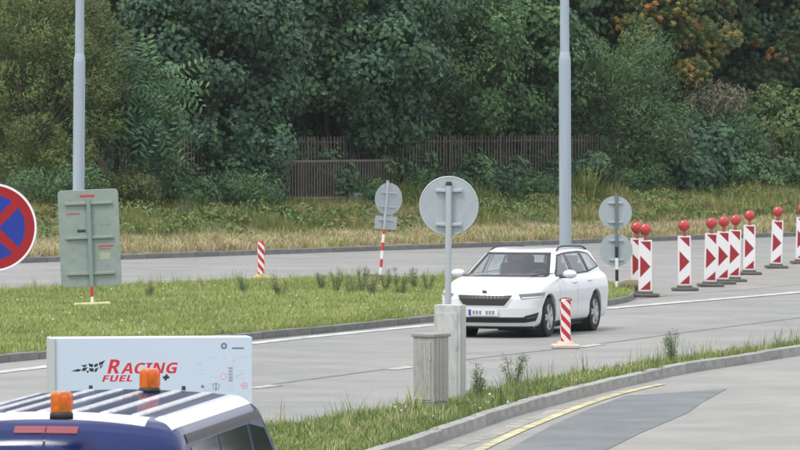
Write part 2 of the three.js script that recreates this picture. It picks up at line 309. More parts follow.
// the row behind
treeAt('chestnut_tree', 'chestnut tree turning orange with large hanging leaves', 640, 20, 215, -70, 110, { seed: 21, kind: 'palm', clumps: 80, per: 34, leaf: 0.8, colour: (k, q, p) => (q < (N16(p.x * 1.6 + 7, p.y * 1.6 + p.z) - 0.18) * (p.y > 5 ? 0.5 : 0.28) ? (q * 37 % 1 < 0.45 ? OR : [0.5, 0.34, 0.11]) : q > 0.8 ? YL : [0.135, 0.185, 0.065]).map(x => x * k * 0.95), boxy: 1 });
treeAt('chestnut_tree', 'darker green chestnut tree with a few rusty leaves', 778, 21, 160, -70, 130, { seed: 22, kind: 'palm', clumps: 65, per: 34, leaf: 0.8, colour: (k, q, p) => (q < (N16(p.x * 0.9 + 2, p.y * 0.9 + p.z) - 0.35) * (p.y > 5.5 ? 0.6 : 0.25) ? (q * 37 % 1 < 0.5 ? OR : [0.38, 0.26, 0.08]) : q > 0.75 ? OL : [0.09, 0.15, 0.062]).map(x => x * k * 0.95), boxy: 1 });
for (const [px, sd, c, lab] of [[-30, 1, OL, 'olive'], [95, 2, DK, 'dark green'], [250, 3, DK, 'blackish green'], [385, 4, MD, 'mid green'], [500, 5, MD, 'leafy green'], [585, 6, LG, 'light green'], [720, 7, DK, 'deep green'], [850, 8, MD, 'plain green']])
  treeAt('background_tree', `${lab} tree in the second row behind the front trees`, px, 23 + sd % 3, 200, -330 - 40 * (sd % 3), 150, { seed: 100 + sd, kind: 'oval', clumps: 120, per: 22, clump: 1.5, leaf: 1.9, colour: tint(c, DK, 0.3), boxy: 1 }, 'tree', 'trees of the second row');
[[940, 'first'], [1080, 'second'], [1230, 'third'], [1400, 'fourth'], [1600, 'fifth'], [1850, 'sixth']].forEach(([px, n], i) => treeAt('roadside_tree', `${n} tree along the road beyond the end of the picket fence`, px, 15 + i % 2 * 3, 230, -250, 185, { seed: 500 + i, kind: 'oval', clumps: 70, per: 14, clump: 2, leaf: 3, colour: tint(MD, DK, 0.4), boxy: 1 }, 'tree', 'trees further along the road'));
// shrubs before and along the fence
const shrubs = [[105, 10.4, 70, 178, OL, 'fine'], [165, 10.2, 80, 176, MD, 'oval'], [228, 9.8, 70, 182, MD, 'fine'], [247, 10.6, 40, 176, DK, 'oval'], [30, 10, 90, 172, MD, 'fine'], [428, 10.6, 70, 184, MD, 'fine'], [492, 10.6, 84, 178, DK, 'oval'], [540, 10.8, 62, 182, MD, 'fine'], [588, 10.6, 62, 158, DK, 'oval'], [645, 11, 60, 172, MD, 'fine'], [700, 11, 72, 158, DK, 'maple'], [765, 11, 66, 162, MD, 'oval'], [815, 11, 60, 158, MD, 'oval'], [366, 10.9, 40, 196, MD, 'fine']];
const shrubLabels = ['olive shrub under the lamp post and frond tree', 'green shrub under the dark blue-green tree', 'loose shrub left of the low rail barrier', 'tall dark shrub against the left end of the fence', 'wide shrub behind the no-stopping sign', 'low shrub before the fence left of the large grey disc', 'dark shrub before the fence above the white car', 'shrub before the fence left of the right lamp post', 'dark shrub just right of the right lamp post', 'shrub above the leftmost warning panels', 'dark broad-leaved shrub covering the fence above the panels', 'shrub covering the fence behind the row of panels', 'shrub at the far end of the fence', 'small shrub behind the leaning twin-plate sign'];
shrubs.forEach(([px, t, w, top, c, kind], i) => treeAt('shrub', shrubLabels[i], px, t, w, top, 214, { seed: 200 + i, kind, clumps: 15, per: 22, clump: 0.55, leaf: 0.8, depth: 1.8, colour: tint(c, c === OL ? BR : LG, 0.25) }, 'shrub', 'shrubs along the fence'));

for (const [px, w, top, where] of [[300, 60, 150, 'behind the left half of the low rail barrier'], [352, 70, 158, 'behind the right half of the low rail barrier'], [405, 60, 160, 'behind the leaning twin-plate sign'], [455, 70, 156, 'behind the large grey disc'], [505, 60, 164, 'above the bonnet of the white car'], [550, 60, 160, 'just left of the lamp post behind the white car'], [140, 50, 165, 'below the feathery fronds']])
  treeAt('undergrowth_bush', `bush behind the pickets ${where}`, px, 13.2, w, top, 214, { seed: 400 + px, kind: 'oval', clumps: 16, per: 20, clump: 0.7, leaf: 1.1, depth: 1.6, colour: tint(MD, LG, 0.25) }, 'bush', 'bushes behind the picket fence');
// grass: tufts of blades
function tuft(blades, h, spread, width, seed, bend = 0.5) {
  const r = rng(seed), pos = [];
  for (let i = 0; i < blades; i++) {
    const a = r() * 6.28, x = (r() - 0.5) * spread, z = (r() - 0.5) * spread, H = h * (0.5 + r() * 0.7), b = bend * H * (0.2 + r()), w = width * (0.6 + r() * 0.8), dx = Math.cos(a), dz = Math.sin(a), sx = -dz * w / 2, sz = dx * w / 2;
    const m = [x + dx * b * 0.3, H * 0.6, z + dz * b * 0.3], tip = [x + dx * b, H, z + dz * b];
    tri(pos, [x - sx, 0, z - sz], [x + sx, 0, z + sz], [m[0] + sx * 0.8, m[1], m[2] + sz * 0.8]); tri(pos, [x - sx, 0, z - sz], [m[0] + sx * 0.8, m[1], m[2] + sz * 0.8], [m[0] - sx * 0.8, m[1], m[2] - sz * 0.8]); tri(pos, [m[0] - sx * 0.8, m[1], m[2] - sz * 0.8], [m[0] + sx * 0.8, m[1], m[2] + sz * 0.8], tip);
  }
  return geoFrom(pos);
}
const bladeMat = new THREE.MeshPhysicalMaterial({ color: 0xffffff, roughness: 0.8, transmission: 0.2, thickness: 0, specularIntensity: 0.3 });
function field(name, label, geos, spots, colour, seed, category = 'grass') {
  const o = new THREE.Group(); o.name = numbered(name); scene.add(o); tag(o, label, category, null, 'stuff');
  const r = rng(seed), m = new THREE.Matrix4(), c = new THREE.Color();
  geos.forEach((geo, v) => { const mine = spots.filter((_, i) => i % geos.length === v), im = new THREE.InstancedMesh(geo, bladeMat, mine.length);
    mine.forEach(([p, s], i) => { m.compose(p, Q.setFromAxisAngle(UP, r() * 6.28), V(s, s * (0.8 + r() * 0.4), s)); im.setMatrixAt(i, m); im.setColorAt(i, c.setRGB(...colour(p, r))); });
    im.name = 'blades'; im.userData.kind = 'stuff'; im.receiveShadow = im.castShadow = true; o.add(im); });
  return o;
}
const patchy = (x, z, f) => N16(x * f + 40, z * f + 40) * 0.6 + N64(x * f * 3.1 + 9, z * f * 3.1) * 0.4;
function scatter(poly, y, perM2, r, size) {
  const xs = poly.map(p => p.x), zs = poly.map(p => p.z), x0 = Math.min(...xs), x1 = Math.max(...xs), z0 = Math.min(...zs), z1 = Math.max(...zs), n = Math.round((x1 - x0) * (z1 - z0) * perM2), out = [];
  for (let i = 0; i < n; i++) { const p = V(lerp(x0, x1, r()), y, lerp(z0, z1, r())); if (inside(p, poly)) { const s = size(p, r); if (s > 0) out.push([p, s]); } }
  return out;
}
const shortTufts = [1, 2, 3].map(k => tuft(20, 0.11, 0.2, 0.008, 300 + k, 0.8)), longTufts = [1, 2, 3].map(k => tuft(13, 0.42, 0.2, 0.011, 310 + k, 0.55)), strawTufts = [1, 2].map(k => tuft(14, 0.22, 0.34, 0.013, 320 + k, 1.3));
const GA = [0.265, 0.33, 0.1], GB = [0.37, 0.385, 0.15], GD = [0.44, 0.4, 0.23];
{
  const inset = medianPoly.map(p => p.clone());
  const vis = p => { const s = FOCAL / -p.z, px = 400 + p.x * s; return px > -40 && px < 840; };
  const r = rng(5);
  field('median_grass', 'short green grass covering the median', shortTufts, scatter(inset, 0.09, 95, r, (p, r) => vis(p) ? (0.65 + r() * 0.5) * (0.75 + 0.6 * patchy(p.x, p.z, 0.6)) : 0),
    (p, r) => { const k = patchy(p.x, p.z, 0.8), q = r(), c = q < 0.16 + 0.25 * (k - 0.5) ? GB : q > 0.93 ? GD : GA; const j = 0.8 + r() * 0.4; return c.map(x => x * j * (0.8 + 0.4 * k)); }, 6);
  const farStrip = [...medianFar, ...medianFar.slice().reverse().map(p => p.clone().add(V(0, 0, 5.5)))];
  field('tall_grass', 'taller ragged grass along the far edge of the median', longTufts, scatter(farStrip, 0.09, 6, r, (p, r) => vis(p) ? 0.35 + r() * 0.5 : 0),
    (p, r) => { const q = r(), c = q < 0.3 ? GB : q > 0.85 ? GD : GA; const j = 0.75 + r() * 0.4; return c.map(x => x * j); }, 7);
  const bankSpots = [], straw = [], tall = [];
  for (let i = 0; i < 26000; i++) { const px = -30 + r() * 860, t = 0.3 + Math.pow(r(), 0.8) * 12.5, p = bank(px, t); const k = patchy(p.x, p.z, 0.5);
    if (t < 2.6 + k * 2.6) straw.push([p, 0.7 + r() * 0.6]); else if (t > 3.5 || r() < 0.3) tall.push([p, (0.7 + r() * 0.8) * (0.12 + 1.5 * k * k) * (t > 8 ? 0.7 + 0.9 * patchy(p.x + 11, p.z + 5, 0.9) : 0.85) * (t > 7.5 && px > 262 && px < 400 ? 0.4 : 1)]); else bankSpots.push([p, 0.6 + r() * 0.6]); }
  field('dry_grass', 'dry straw-coloured mown grass beside the far kerb', strawTufts, straw, (p, r) => { const q = r(), j = 0.75 + r() * 0.5; return (q < 0.62 ? [0.47, 0.38, 0.25] : q < 0.85 ? GB : GA).map(x => x * j); }, 8);
  field('tall_grass', 'tall green and yellow grass on the bank before the fence', longTufts, tall, (p, r) => { const k = patchy(p.x + 30, p.z, 0.45), q = r() + (k - 0.5) * 0.8, j = 0.75 + r() * 0.45; return (q < 0.4 ? [0.14, 0.2, 0.055] : q < 0.75 ? [0.27, 0.285, 0.09] : [0.4, 0.35, 0.17]).map(x => x * j); }, 9);
  const leafy = []; for (let i = 0; i < 2600; i++) { const px = -30 + r() * 860, t = 4 + r() * 7.6, p = bank(px, t), k = patchy(p.x + 70, p.z + 20, 0.8); if (k < 0.56 - (t - 4) * 0.02 || (t > 8 && px > 262 && px < 395)) continue; p.y += 0.08 + r() * 0.35 * k; leafy.push([p, 0.5 + r() * 0.5]); }
  field('bank_weeds', 'leafy green weeds growing through the grass of the bank', SPRIGS.fine.concat(SPRIGS.oval), leafy, (p, r) => { const q = r(), j = 0.8 + r() * 0.4; return (q < 0.5 ? [0.12, 0.2, 0.07] : q < 0.85 ? [0.19, 0.25, 0.08] : [0.22, 0.18, 0.09]).map(x => x * j); }, 19, 'weeds');
  const nearSize = (p, r) => 0.5 + r() * 0.75;
  field('verge_grass', 'green grass on the verge beside the concrete posts', shortTufts, scatter(vergePoly, 0.06, 110, r, (p, r) => vis(p) && inside(V(p.x + 0.1, 0, p.z + 0.3), vergePoly) ? nearSize(p, r) : 0), (p, r) => { const q = r(), j = 0.75 + r() * 0.5; return (q < 0.2 ? GB : q > 0.94 ? GD : [0.175, 0.24, 0.08]).map(x => x * j); }, 10);
  field('verge_weeds', 'longer ragged weeds on the verge behind the kerb', longTufts, scatter(vergePoly, 0.06, 7, r, (p, r) => vis(p) && -p.z > 60 ? 0.35 + r() * 0.55 : 0), (p, r) => { const q = r(), j = 0.75 + r() * 0.5; return (q < 0.3 ? GB : q > 0.88 ? GD : [0.14, 0.2, 0.07]).map(x => x * j); }, 11);
}
// single tall weeds
const weedMat = leafMat;
function weed(label, base, h, seed, c1, c2, k2 = 1) {
  const t = thing('tall_weed', label, 'weed', base, 0, 'tall weeds in the grass'), r = rng(seed), stems = [], spots = [];
  for (let k = 0; k < 5; k++) { const a = r() * 6.28, H = h * (0.6 + r() * 0.45), b = V(Math.cos(a) * h * 0.22, H, Math.sin(a) * h * 0.22); stems.push(limb(V(0, -0.03, 0), b, 0.008, 0.004, 5));
    for (let i = 0; i < 16; i++) { const q = 0.15 + 0.85 * r(); spots.push([V(b.x * q, b.y * q, b.z * q), V(r() - 0.5, 0.6, r() - 0.5).normalize(), (0.12 + r() * 0.14) * k2, r() * 6.28]); } }
  part('stem', mergeGeometries(stems), std([0.1, 0.1, 0.05]), t); cloud('leaves', SPRIGS.fine, spots, t, () => (r() < 0.5 ? c1 : c2));
}
const WG = [0.15, 0.21, 0.09], WB = [0.2, 0.17, 0.1];
weed('dark weed in the median right of the small striped beacon', g(280, 304), 0.65, 1, WG, WB, 1.0); weed('bushy brown-stemmed weed in the median left of the leaning twin-plate sign', g(352, 302), 0.682, 2, WB, WG, 1.0); weed('brownish weed in the median under the leaning twin-plate sign', g(372, 303), 0.68, 3, WB, WG, 1.0); weed('weed in the median right of the leaning twin-plate sign', g(400, 302), 0.68, 4, WG, WB, 1.0);
[[322, 297, 0.5], [337, 300, 0.6], [362, 299, 0.62], [386, 298, 0.55], [415, 296, 0.5], [428, 299, 0.5], [244, 300, 0.4], [150, 304, 0.35]].forEach(([x, y, h], i) => weed(['slim', 'brown-tinged', 'bushy', 'loose', 'feathery', 'pale', 'short', 'sparse'][i] + ' weed among the grass at the far edge of the median', g(x, y).setY(0.08), h, 20 + i, i % 2 ? WB : WG, WG, 0.8));
{ const r = rng(91), sp = []; for (let i = 0; i < 110; i++) { const p = g(r() * 440, 292 + r() * 62); if (inside(p, medianPoly)) { p.y = 0.16 + r() * 0.12; sp.push([p, 0.6 + r() * 0.7]); } } for (let i = 0; i < 50; i++) { const p = g(300 + r() * 330, 380 + r() * 60); if (inside(p, vergePoly)) { p.y = 0.16 + r() * 0.1; sp.push([p, 0.6 + r() * 0.7]); } }
  field('wild_flowers', 'tiny white flower heads scattered through the grass', [new THREE.SphereGeometry(0.018, 5, 4)], sp, () => [0.6, 0.6, 0.52], 12, 'flowers'); }
weed('solitary upright weed behind the curved kerb', g(672, 368), 0.55, 5, WG, WG); weed('tall grey-green weed beside the concrete posts', g(514, 394), 0.62, 6, WG, WB); weed('low weed at the foot of the concrete posts', g(476, 404), 0.5, 7, WG, WG);
weed('pale mullein stalk on the bank behind the striped board post', bank(172, 7), 0.95, 8, [0.17, 0.22, 0.14], [0.13, 0.18, 0.1]);

// ---------------------------------------------------------------- fence
{
  const f = thing('picket_fence', 'tall brown picket fence along the foot of the trees', 'fence');
  const FT = 11.8, P = px => bank(px, FT), a = P(95), b = P(850), L = a.distanceTo(b), n = 236;
  const mats = [[0.11, 0.092, 0.075], [0.14, 0.115, 0.09], [0.085, 0.074, 0.065]].map(c => std(c, { roughness: 0.95 })), rust = std([0.055, 0.046, 0.04], { roughness: 0.9 });
  const geo = new THREE.BoxGeometry(0.036, 1.86, 0.022).translate(0, 0.98, 0), ang = Math.atan2(-(b.z - a.z), b.x - a.x), r = rng(77);
  for (let i = 0; i < n; i++) { const m = part('picket', geo, mats[Math.floor(r() * 3)], f); m.position.lerpVectors(a, b, (i + 0.5) / n); m.position.y = bankH(FT) + (r() - 0.5) * 0.05; m.rotation.set((r() - 0.5) * 0.03, ang, (r() - 0.5) * 0.03); }
  for (let i = 0; i <= 14; i++) { const m = part('post', rbox(0.11, 2.1, 0.11, 0.01, 0, 0.9, -0.09), rust, f); m.position.lerpVectors(a, b, i / 14); m.position.y = bankH(FT); m.rotation.y = ang; }
  for (const y of [0.35, 1.75]) { const m = part('rail', box(L, 0.06, 0.045, 0, y, -0.036), rust, f); m.position.lerpVectors(a, b, 0.5); m.position.y = bankH(FT); m.rotation.y = ang; }
  const lo = thing('rail_barrier', 'low barred barrier standing before the tall picket fence', 'fence'), T2 = 11.1, c = bank(268, T2), d = bank(392, T2), L2 = c.distanceTo(d), ang2 = Math.atan2(-(d.z - c.z), d.x - c.x), steel = std([0.13, 0.115, 0.095], { roughness: 0.8 });
  lo.position.lerpVectors(c, d, 0.5); lo.rotation.y = ang2;
  for (const y of [0.12, 1.2]) part('rail', box(L2, 0.06, 0.05, 0, y, 0), y < 0.5 ? std([0.17, 0.155, 0.13]) : steel, lo);
  const bar = new THREE.BoxGeometry(0.03, 1.05, 0.03).translate(0, 0.66, 0); for (let i = 0; i <= 42; i++) part('bar', bar, steel, lo).position.x = lerp(-L2 / 2 + 0.05, L2 / 2 - 0.05, i / 42);
  for (const x of [-L2 / 2, 0, L2 / 2]) part('post', box(0.08, 1.3, 0.08, x, 0.6, -0.07), steel, lo);
  const w = tag(struct('low_wall', rbox(2.2, 0.5, 0.25, 0.02), concrete, ''), 'short pale concrete wall at the foot of the barrier', 'wall'); delete w.userData.kind; w.position.copy(bank(372, 10.6)); w.position.y += 0.02; w.rotation.y = ang2;
}

// ---------------------------------------------------------------- lamp posts
function lampPost(px, py, label, lean) {
  const t = thing('lamp_post', label, 'lamp post', g(px, py).setY(0.09), 0, 'lamp posts in the median'); t.rotation.z = lean;
  part('base', cyl(0.16, 0.17, 0.12, 20), galvanised, t);
  part('lower_pole', new THREE.LatheGeometry([[0.128, 0], [0.126, 4.8], [0.122, 4.86], [0.098, 5.0]].map(p => new THREE.Vector2(...p)), 24), poleMat, t);
  part('upper_pole', cyl(0.085, 0.098, 4.5, 24, 0, 4.99), poleMat, t);
  const arm = part('arm', tube([V(0, 9.3, 0), V(0.1, 9.6, 0), V(0.6, 9.75, 0.2), V(1.3, 9.8, 0.4)], 0.04), poleMat, t);
  part('lamp_head', rbox(0.7, 0.13, 0.28, 0.05, 1.5, 9.8, 0.45), galvanised, t);
}
lampPost(78, 287, 'tall grey lamp post behind the rectangular sign board', -0.008);
lampPost(565.5, 292, 'tall grey lamp post rising behind the white car', 0.004);

// ---------------------------------------------------------------- signs
function disc(r, t) { return new THREE.CylinderGeometry(r, r, t, 56).rotateX(Math.PI / 2); }
function bandedPost(parent, r, y0, y1, seg, mats, x = 0, z = 0) { let k = 0; for (let y = y0; y < y1 - 1e-6; y += seg, k++) part('post_band', cyl(r, r, Math.min(seg, y1 - y), 14, x, y, z), mats[k % 2], parent); }
{ // no stopping sign, at the left edge
  const d = 41.7, c = at(-7.5, 227.5, d), t = thing('no_stopping_sign', 'round blue no-stopping sign with red border and red cross', 'road sign', V(c.x, 0, c.z), 0.03);
  part('post', cyl(0.032, 0.032, c.y + 0.36, 16, 0, 0, -0.045), galvanised, t);
  const face = canvasTex(512, 512, (x, w) => { const q = w / 2; x.fillStyle = '#e9e9ea'; x.fillRect(0, 0, w, w); const circ = (r, c) => { x.fillStyle = c; x.beginPath(); x.arc(q, q, r, 0, 7); x.fill(); };
    circ(q * 0.955, '#960f18'); circ(q * 0.74, '#15318f'); x.save(); x.beginPath(); x.arc(q, q, q * 0.75, 0, 7); x.clip(); x.strokeStyle = '#960f18'; x.lineWidth = q * 0.2; x.beginPath(); x.moveTo(0, 0); x.lineTo(w, w); x.moveTo(w, 0); x.lineTo(0, w); x.stroke(); x.restore(); });
  part('plate', disc(0.35, 0.02).translate(0, c.y, 0), signBack, t);
  part('face', new THREE.CircleGeometry(0.347, 56).translate(0, c.y, 0.0125), new THREE.MeshStandardMaterial({ map: face, roughness: 0.4 }), t);
  part('bracket', box(0.4, 0.04, 0.035, 0, c.y + 0.15, -0.018), galvanised, t); part('bracket', box(0.4, 0.04, 0.035, 0, c.y - 0.15, -0.018), galvanised, t);
}
{ // back of a rectangular board
  const p = g(92.5, 313).setY(0.09), t = thing('sign_board', 'back of a tall rectangular sign board on striped post', 'road sign', p, 0.1); t.rotation.z = R(2.2);
  const sh = new THREE.Shape(), W = 0.565, y0 = 0.42, y1 = 2.24, rr = 0.08; sh.moveTo(-W + rr, y0); sh.lineTo(W - rr, y0); sh.quadraticCurveTo(W, y0, W, y0 + rr); sh.lineTo(W, y1 - rr); sh.quadraticCurveTo(W, y1, W - rr, y1); sh.lineTo(-W + rr, y1); sh.quadraticCurveTo(-W, y1, -W, y1 - rr); sh.lineTo(-W, y0 + rr); sh.quadraticCurveTo(-W, y0, -W + rr, y0);
  const bm = mapped(grainy([0.26, 0.315, 0.29], 0.22, 0.9, 4, [0, 0, 0], 256), { roughness: 0.55 });
  const b = part('board', new THREE.ExtrudeGeometry(sh, { depth: 0.03, bevelEnabled: true, bevelThickness: 0.008, bevelSize: 0.008, bevelSegments: 2, curveSegments: 8 }).translate(0, 0, -0.06), bm, t);
  const sticker = (x, y, w, h, c, n) => { const q = part('sticker', box(w, h, 0.004, x, y, -0.0195), std(c), b); };
  sticker(-0.02, 2.13, 0.28, 0.045, [0.5, 0.06, 0.05]); sticker(-0.3, 1.8, 0.26, 0.02, [0.4, 0.1, 0.09]); sticker(0.3, 1.17, 0.3, 0.022, [0.5, 0.05, 0.05]); sticker(0.28, 1.12, 0.24, 0.014, [0.45, 0.1, 0.1]); sticker(-0.15, 1.47, 0.16, 0.05, [0.03, 0.04, 0.05]); sticker(0.28, 0.98, 0.2, 0.14, [0.36, 0.4, 0.28]); sticker(0.3, 1.62, 0.2, 0.1, [0.24, 0.3, 0.28]); sticker(0.05, 1.75, 0.1, 0.05, [0.25, 0.31, 0.29]);
  for (const y of [1.99, 1.34, 0.66]) part('rail', rbox(0.9, 0.05, 0.04, 0.008, 0.0, y, 0.0015), bm, t);
  part('channel', rbox(0.075, 1.7, 0.05, 0.01, 0, 1.24, 0.03), std([0.22, 0.27, 0.26], { roughness: 0.55 }), t);
  bandedPost(t, 0.03, 0.02, 0.42, 0.2, [whitePaint, redPaint], 0, 0.03);
  part('base', rbox(0.7, 0.12, 0.42, 0.03, 0, 0.05, 0.02), mapped(grainy([0.52, 0.5, 0.26], 0.3, 1, 2, [0, 0, 0], 256)), t);
}
function stripes(w, h, pitch) { return canvasTex(128, 512, (x, W, H) => { x.fillStyle = '#d9d4d2'; x.fillRect(0, 0, W, H); x.fillStyle = '#b3262c'; const p = H * pitch; for (let y = -W * 2; y < H + W * 2; y += p) { x.beginPath(); x.moveTo(0, y); x.lineTo(W, y + W * 0.95); x.lineTo(W, y + W * 0.95 + p * 0.5); x.lineTo(0, y + p * 0.5); x.fill(); } }); }
const stripeTex = stripes(1, 1, 0.27);
function beacon(label, px, py, h, baseCol, handle) {
  const t = thing('guide_beacon', label, 'traffic beacon', g(px, py), 0.15, 'small red and white striped beacons');
  const m = new THREE.MeshStandardMaterial({ map: stripeTex, roughness: 0.55 });
  part('pillar', rbox(0.17, h - 0.07, 0.07, 0.03, 0, h / 2 + 0.035, 0), m, t);
  part('base', rbox(0.42, 0.07, 0.34, 0.025, 0, 0.036, 0), baseCol, t); part('collar', cyl(0.12, 0.15, 0.05, 16, 0, 0.068), baseCol, t);
  if (handle) part('handle', new THREE.TorusGeometry(0.085, 0.014, 6, 18, Math.PI).scale(1.1, 0.5, 1).translate(0, h - 0.03, 0), blackPlastic, t);
  else part('cap', new THREE.SphereGeometry(0.06, 14, 8).scale(1, 0.6, 0.7).translate(0, h, 0), redPaint, t);
}
beacon('small striped beacon on a yellowish base beyond the median grass', 261, 279.5, 0.86, mapped(grainy([0.5, 0.42, 0.2], 0.4, 1, 1, [0, 0, 0], 256)), false);
beacon('small striped beacon with dark handle standing by the front wheel of the white car', 565.5, 348.5, 0.8, mapped(grainy([0.55, 0.45, 0.36], 0.4, 1, 3, [0, 0, 0], 256)), true);
{ // leaning twin-plate sign
  const p = g(380, 279), s = S(p), t = thing('leaning_sign', 'leaning sign seen from behind, round plate over rectangular one on striped post', 'road sign', p, 0); t.rotation.z = -R(4.6);
  part('base', rbox(0.8, 0.1, 0.4, 0.03, 0, 0.05, 0), rubber, t);
  bandedPost(t, 0.035, 0.08, 1.14, 0.19, [whitePaint, redPaint]); part('upper_post', cyl(0.033, 0.033, 1.12, 14, 0, 1.14), galvanised, t);
  const head = new THREE.Group();
  const a = part('round_plate', disc(0.365, 0.014).rotateY(R(32)).translate(0.05, 1.84, -0.05), signBack, t); part('bracket', rbox(0.4, 0.035, 0.03, 0.006).rotateY(R(32)).translate(0.05, 1.98, -0.03), galvanised, a); part('bracket', rbox(0.4, 0.035, 0.03, 0.006).rotateY(R(32)).translate(0.05, 1.66, -0.03), galvanised, a);
  const b = part('lower_plate', rbox(0.56, 0.3, 0.014, 0.006).rotateY(R(28)).translate(0.03, 1.29, -0.05), signBack, t); part('bracket', rbox(0.36, 0.035, 0.03, 0.006).rotateY(R(28)).translate(0.03, 1.36, -0.03), galvanised, b);
}
{ // large round sign in the near verge
  const p = g(447.3, 404).setY(0.06), t = thing('round_sign', 'back of a large round grey sign on a plain post behind the concrete posts', 'road sign', p, -0.05); t.rotation.z = -R(0.4);
  part('post', cyl(0.042, 0.042, 2.78, 18), galvanised, t); const c = part('post_cap', cyl(0.034, 0.046, 0.05, 14, 0, 2.775), blackPlastic, t);
  const q = part('plate', disc(0.378, 0.016).translate(0, 2.51, -0.06), signBack, t); part('rim', new THREE.TorusGeometry(0.376, 0.012, 6, 56).translate(0, 2.51, -0.06), galvanised, q);
  for (const y of [2.71, 2.27]) { const b = part('bracket', rbox(0.34, 0.045, 0.045, 0.008, 0, y, -0.03), galvanised, t); for (const e of [-0.13, 0.13]) part('bolt', new THREE.CylinderGeometry(0.012, 0.012, 0.02, 6).rotateX(Math.PI / 2).translate(e, y, 0), galvanised, b); }
}
{ // twin-disc sign by the warning panels
  const p = g(617, 296).setY(0.02), t = thing('twin_disc_sign', 'two grey round plates seen from behind, one above the other, on banded post', 'road sign', p, 0.05); t.rotation.z = R(0.4);
  bandedPost(t, 0.035, 0.05, 1.0, 0.24, [whitePaint, blackPlastic]); part('upper_post', cyl(0.032, 0.032, 1.1, 14, 0, 1.0), std([0.14, 0.16, 0.17]), t);
  for (const [y, o] of [[1.71, -0.02], [0.93, -0.01]]) { const q = part('plate', disc(0.345, 0.014).translate(o, y, -0.055), signBack, t); for (const e of [-0.2, 0.2]) part('bracket', rbox(0.3, 0.04, 0.035, 0.006, o, y + e, -0.03), galvanised, q); }
  part('base', rbox(0.8, 0.14, 0.42, 0.04, 0.05, 0.05, 0), rubber, t); const b = part('sandbag', new THREE.SphereGeometry(1, 16, 10).scale(0.28, 0.12, 0.2).translate(0.32, 0.2, 0.05), dirt, t);
}
// chevron warning panels with red lamps
const chevrons = [1, 2, 3].map(v => canvasTex(256, 1024, (x, W, H) => { x.fillStyle = '#dedadb'; x.fillRect(0, 0, W, H); x.fillStyle = '#951a27'; const P = (...p) => { x.beginPath(); p.forEach(([a, b], i) => i ? x.lineTo(a * W, b * H) : x.moveTo(a * W, b * H)); x.fill(); }; const l = 0.1, r = 0.9; P([l, 0.025], [r, 0.025], [r, 0.225]); P([l, 0.3], [r, 0.52], [l, 0.735]); P([l, 0.975], [r, 0.975], [r, 0.79]); const q = rng(700 + v); for (let i = 0; i < 240; i++) { x.fillStyle = `rgba(${i % 3 ? '96,88,78' : '215,210,205'},${0.08 + q() * 0.22})`; const a = q() * W, b = H * (1 - Math.pow(q(), 1.6) * (i % 3 ? 1 : 0.9)); x.fillRect(a, b, 2 + q() * 16, 1 + q() * 9); } }));
const chevMats = chevrons.map(map => new THREE.MeshStandardMaterial({ map, roughness: 0.5 })), panelSide = std([0.62, 0.62, 0.61], { roughness: 0.5 }), lampRed = phys([0.45, 0.035, 0.03], { roughness: 0.25, clearcoat: 0.5 });
function panel(label, px, py, k, lean, turn) {
  const t = thing('warning_panel', label, 'warning panel', g(px, py).setY(0.006), turn, 'lamp-topped red and white warning panels'); t.rotation.z = lean;
  const w = 0.283, h = 1.06, y0 = 0.11;
  part('foot', mergeGeometries([rbox(0.54, 0.07, 0.4, 0.025, 0.01, 0.036, 0), rbox(0.3, 0.05, 0.26, 0.02, 0, 0.09, 0)].map(q => q.index ? q.toNonIndexed() : q)), rubber, t);
  part('panel', rbox(w, h, 0.045, 0.02, 0, y0 + h / 2, 0), panelSide, t);
  const sh = new THREE.Shape(); const a = w / 2 - 0.006, b = h / 2 - 0.006, r = 0.04; sh.moveTo(-a + r, -b); sh.lineTo(a - r, -b); sh.quadraticCurveTo(a, -b, a, -b + r); sh.lineTo(a, b - r); sh.quadraticCurveTo(a, b, a - r, b); sh.lineTo(-a + r, b); sh.quadraticCurveTo(-a, b, -a, b - r); sh.lineTo(-a, -b + r); sh.quadraticCurveTo(-a, -b, -a + r, -b);
  const f = new THREE.ShapeGeometry(sh, 6), u = f.attributes.uv; for (let i = 0; i < u.count; i++) u.setXY(i, (f.attributes.position.getX(i) + a) / (2 * a), (f.attributes.position.getY(i) + b) / (2 * b));
  part('chevron_face', f.translate(0, y0 + h / 2, 0.0255), chevMats[k % 3], t);
  const L = part('lamp', new THREE.LatheGeometry([[0.001, 0.075], [0.06, 0.068], [0.1, 0.045], [0.112, 0.02], [0.112, -0.02], [0.1, -0.045], [0.001, -0.05]].map(p => new THREE.Vector2(...p)), 22).rotateX(Math.PI / 2).translate(0, y0 + h + 0.22, 0), lampRed, t);
  part('lamp_neck', rbox(0.07, 0.12, 0.06, 0.012, 0, y0 + h + 0.05, 0), std([0.3, 0.08, 0.07]), L); part('lamp_ring', new THREE.TorusGeometry(0.112, 0.012, 8, 26).translate(0, y0 + h + 0.22, -0.005), std([0.2, 0.03, 0.03]), L);
}
const ORD = ['first', 'second', 'third', 'fourth', 'fifth', 'sixth', 'seventh', 'eighth', 'ninth'];
[[637.5, 294.3, 0.01, 0.2], [645, 297, -0.005, 0.1], [684.5, 291, 0.005, 0.1], [710, 287, -0.025, 0.15], [722.5, 284.5, -0.02, 0.1], [733.5, 282, -0.035, 0.12], [749, 275, -0.01, 0.1], [776, 268.5, -0.035, 0.1], [801, 264, -0.02, 0.1]].forEach(([px, py, lean, turn], i) =>
  panel(`${ORD[i]} lamp-topped chevron panel in the row, counted from the twin-disc sign`, px, py, i, lean, turn));

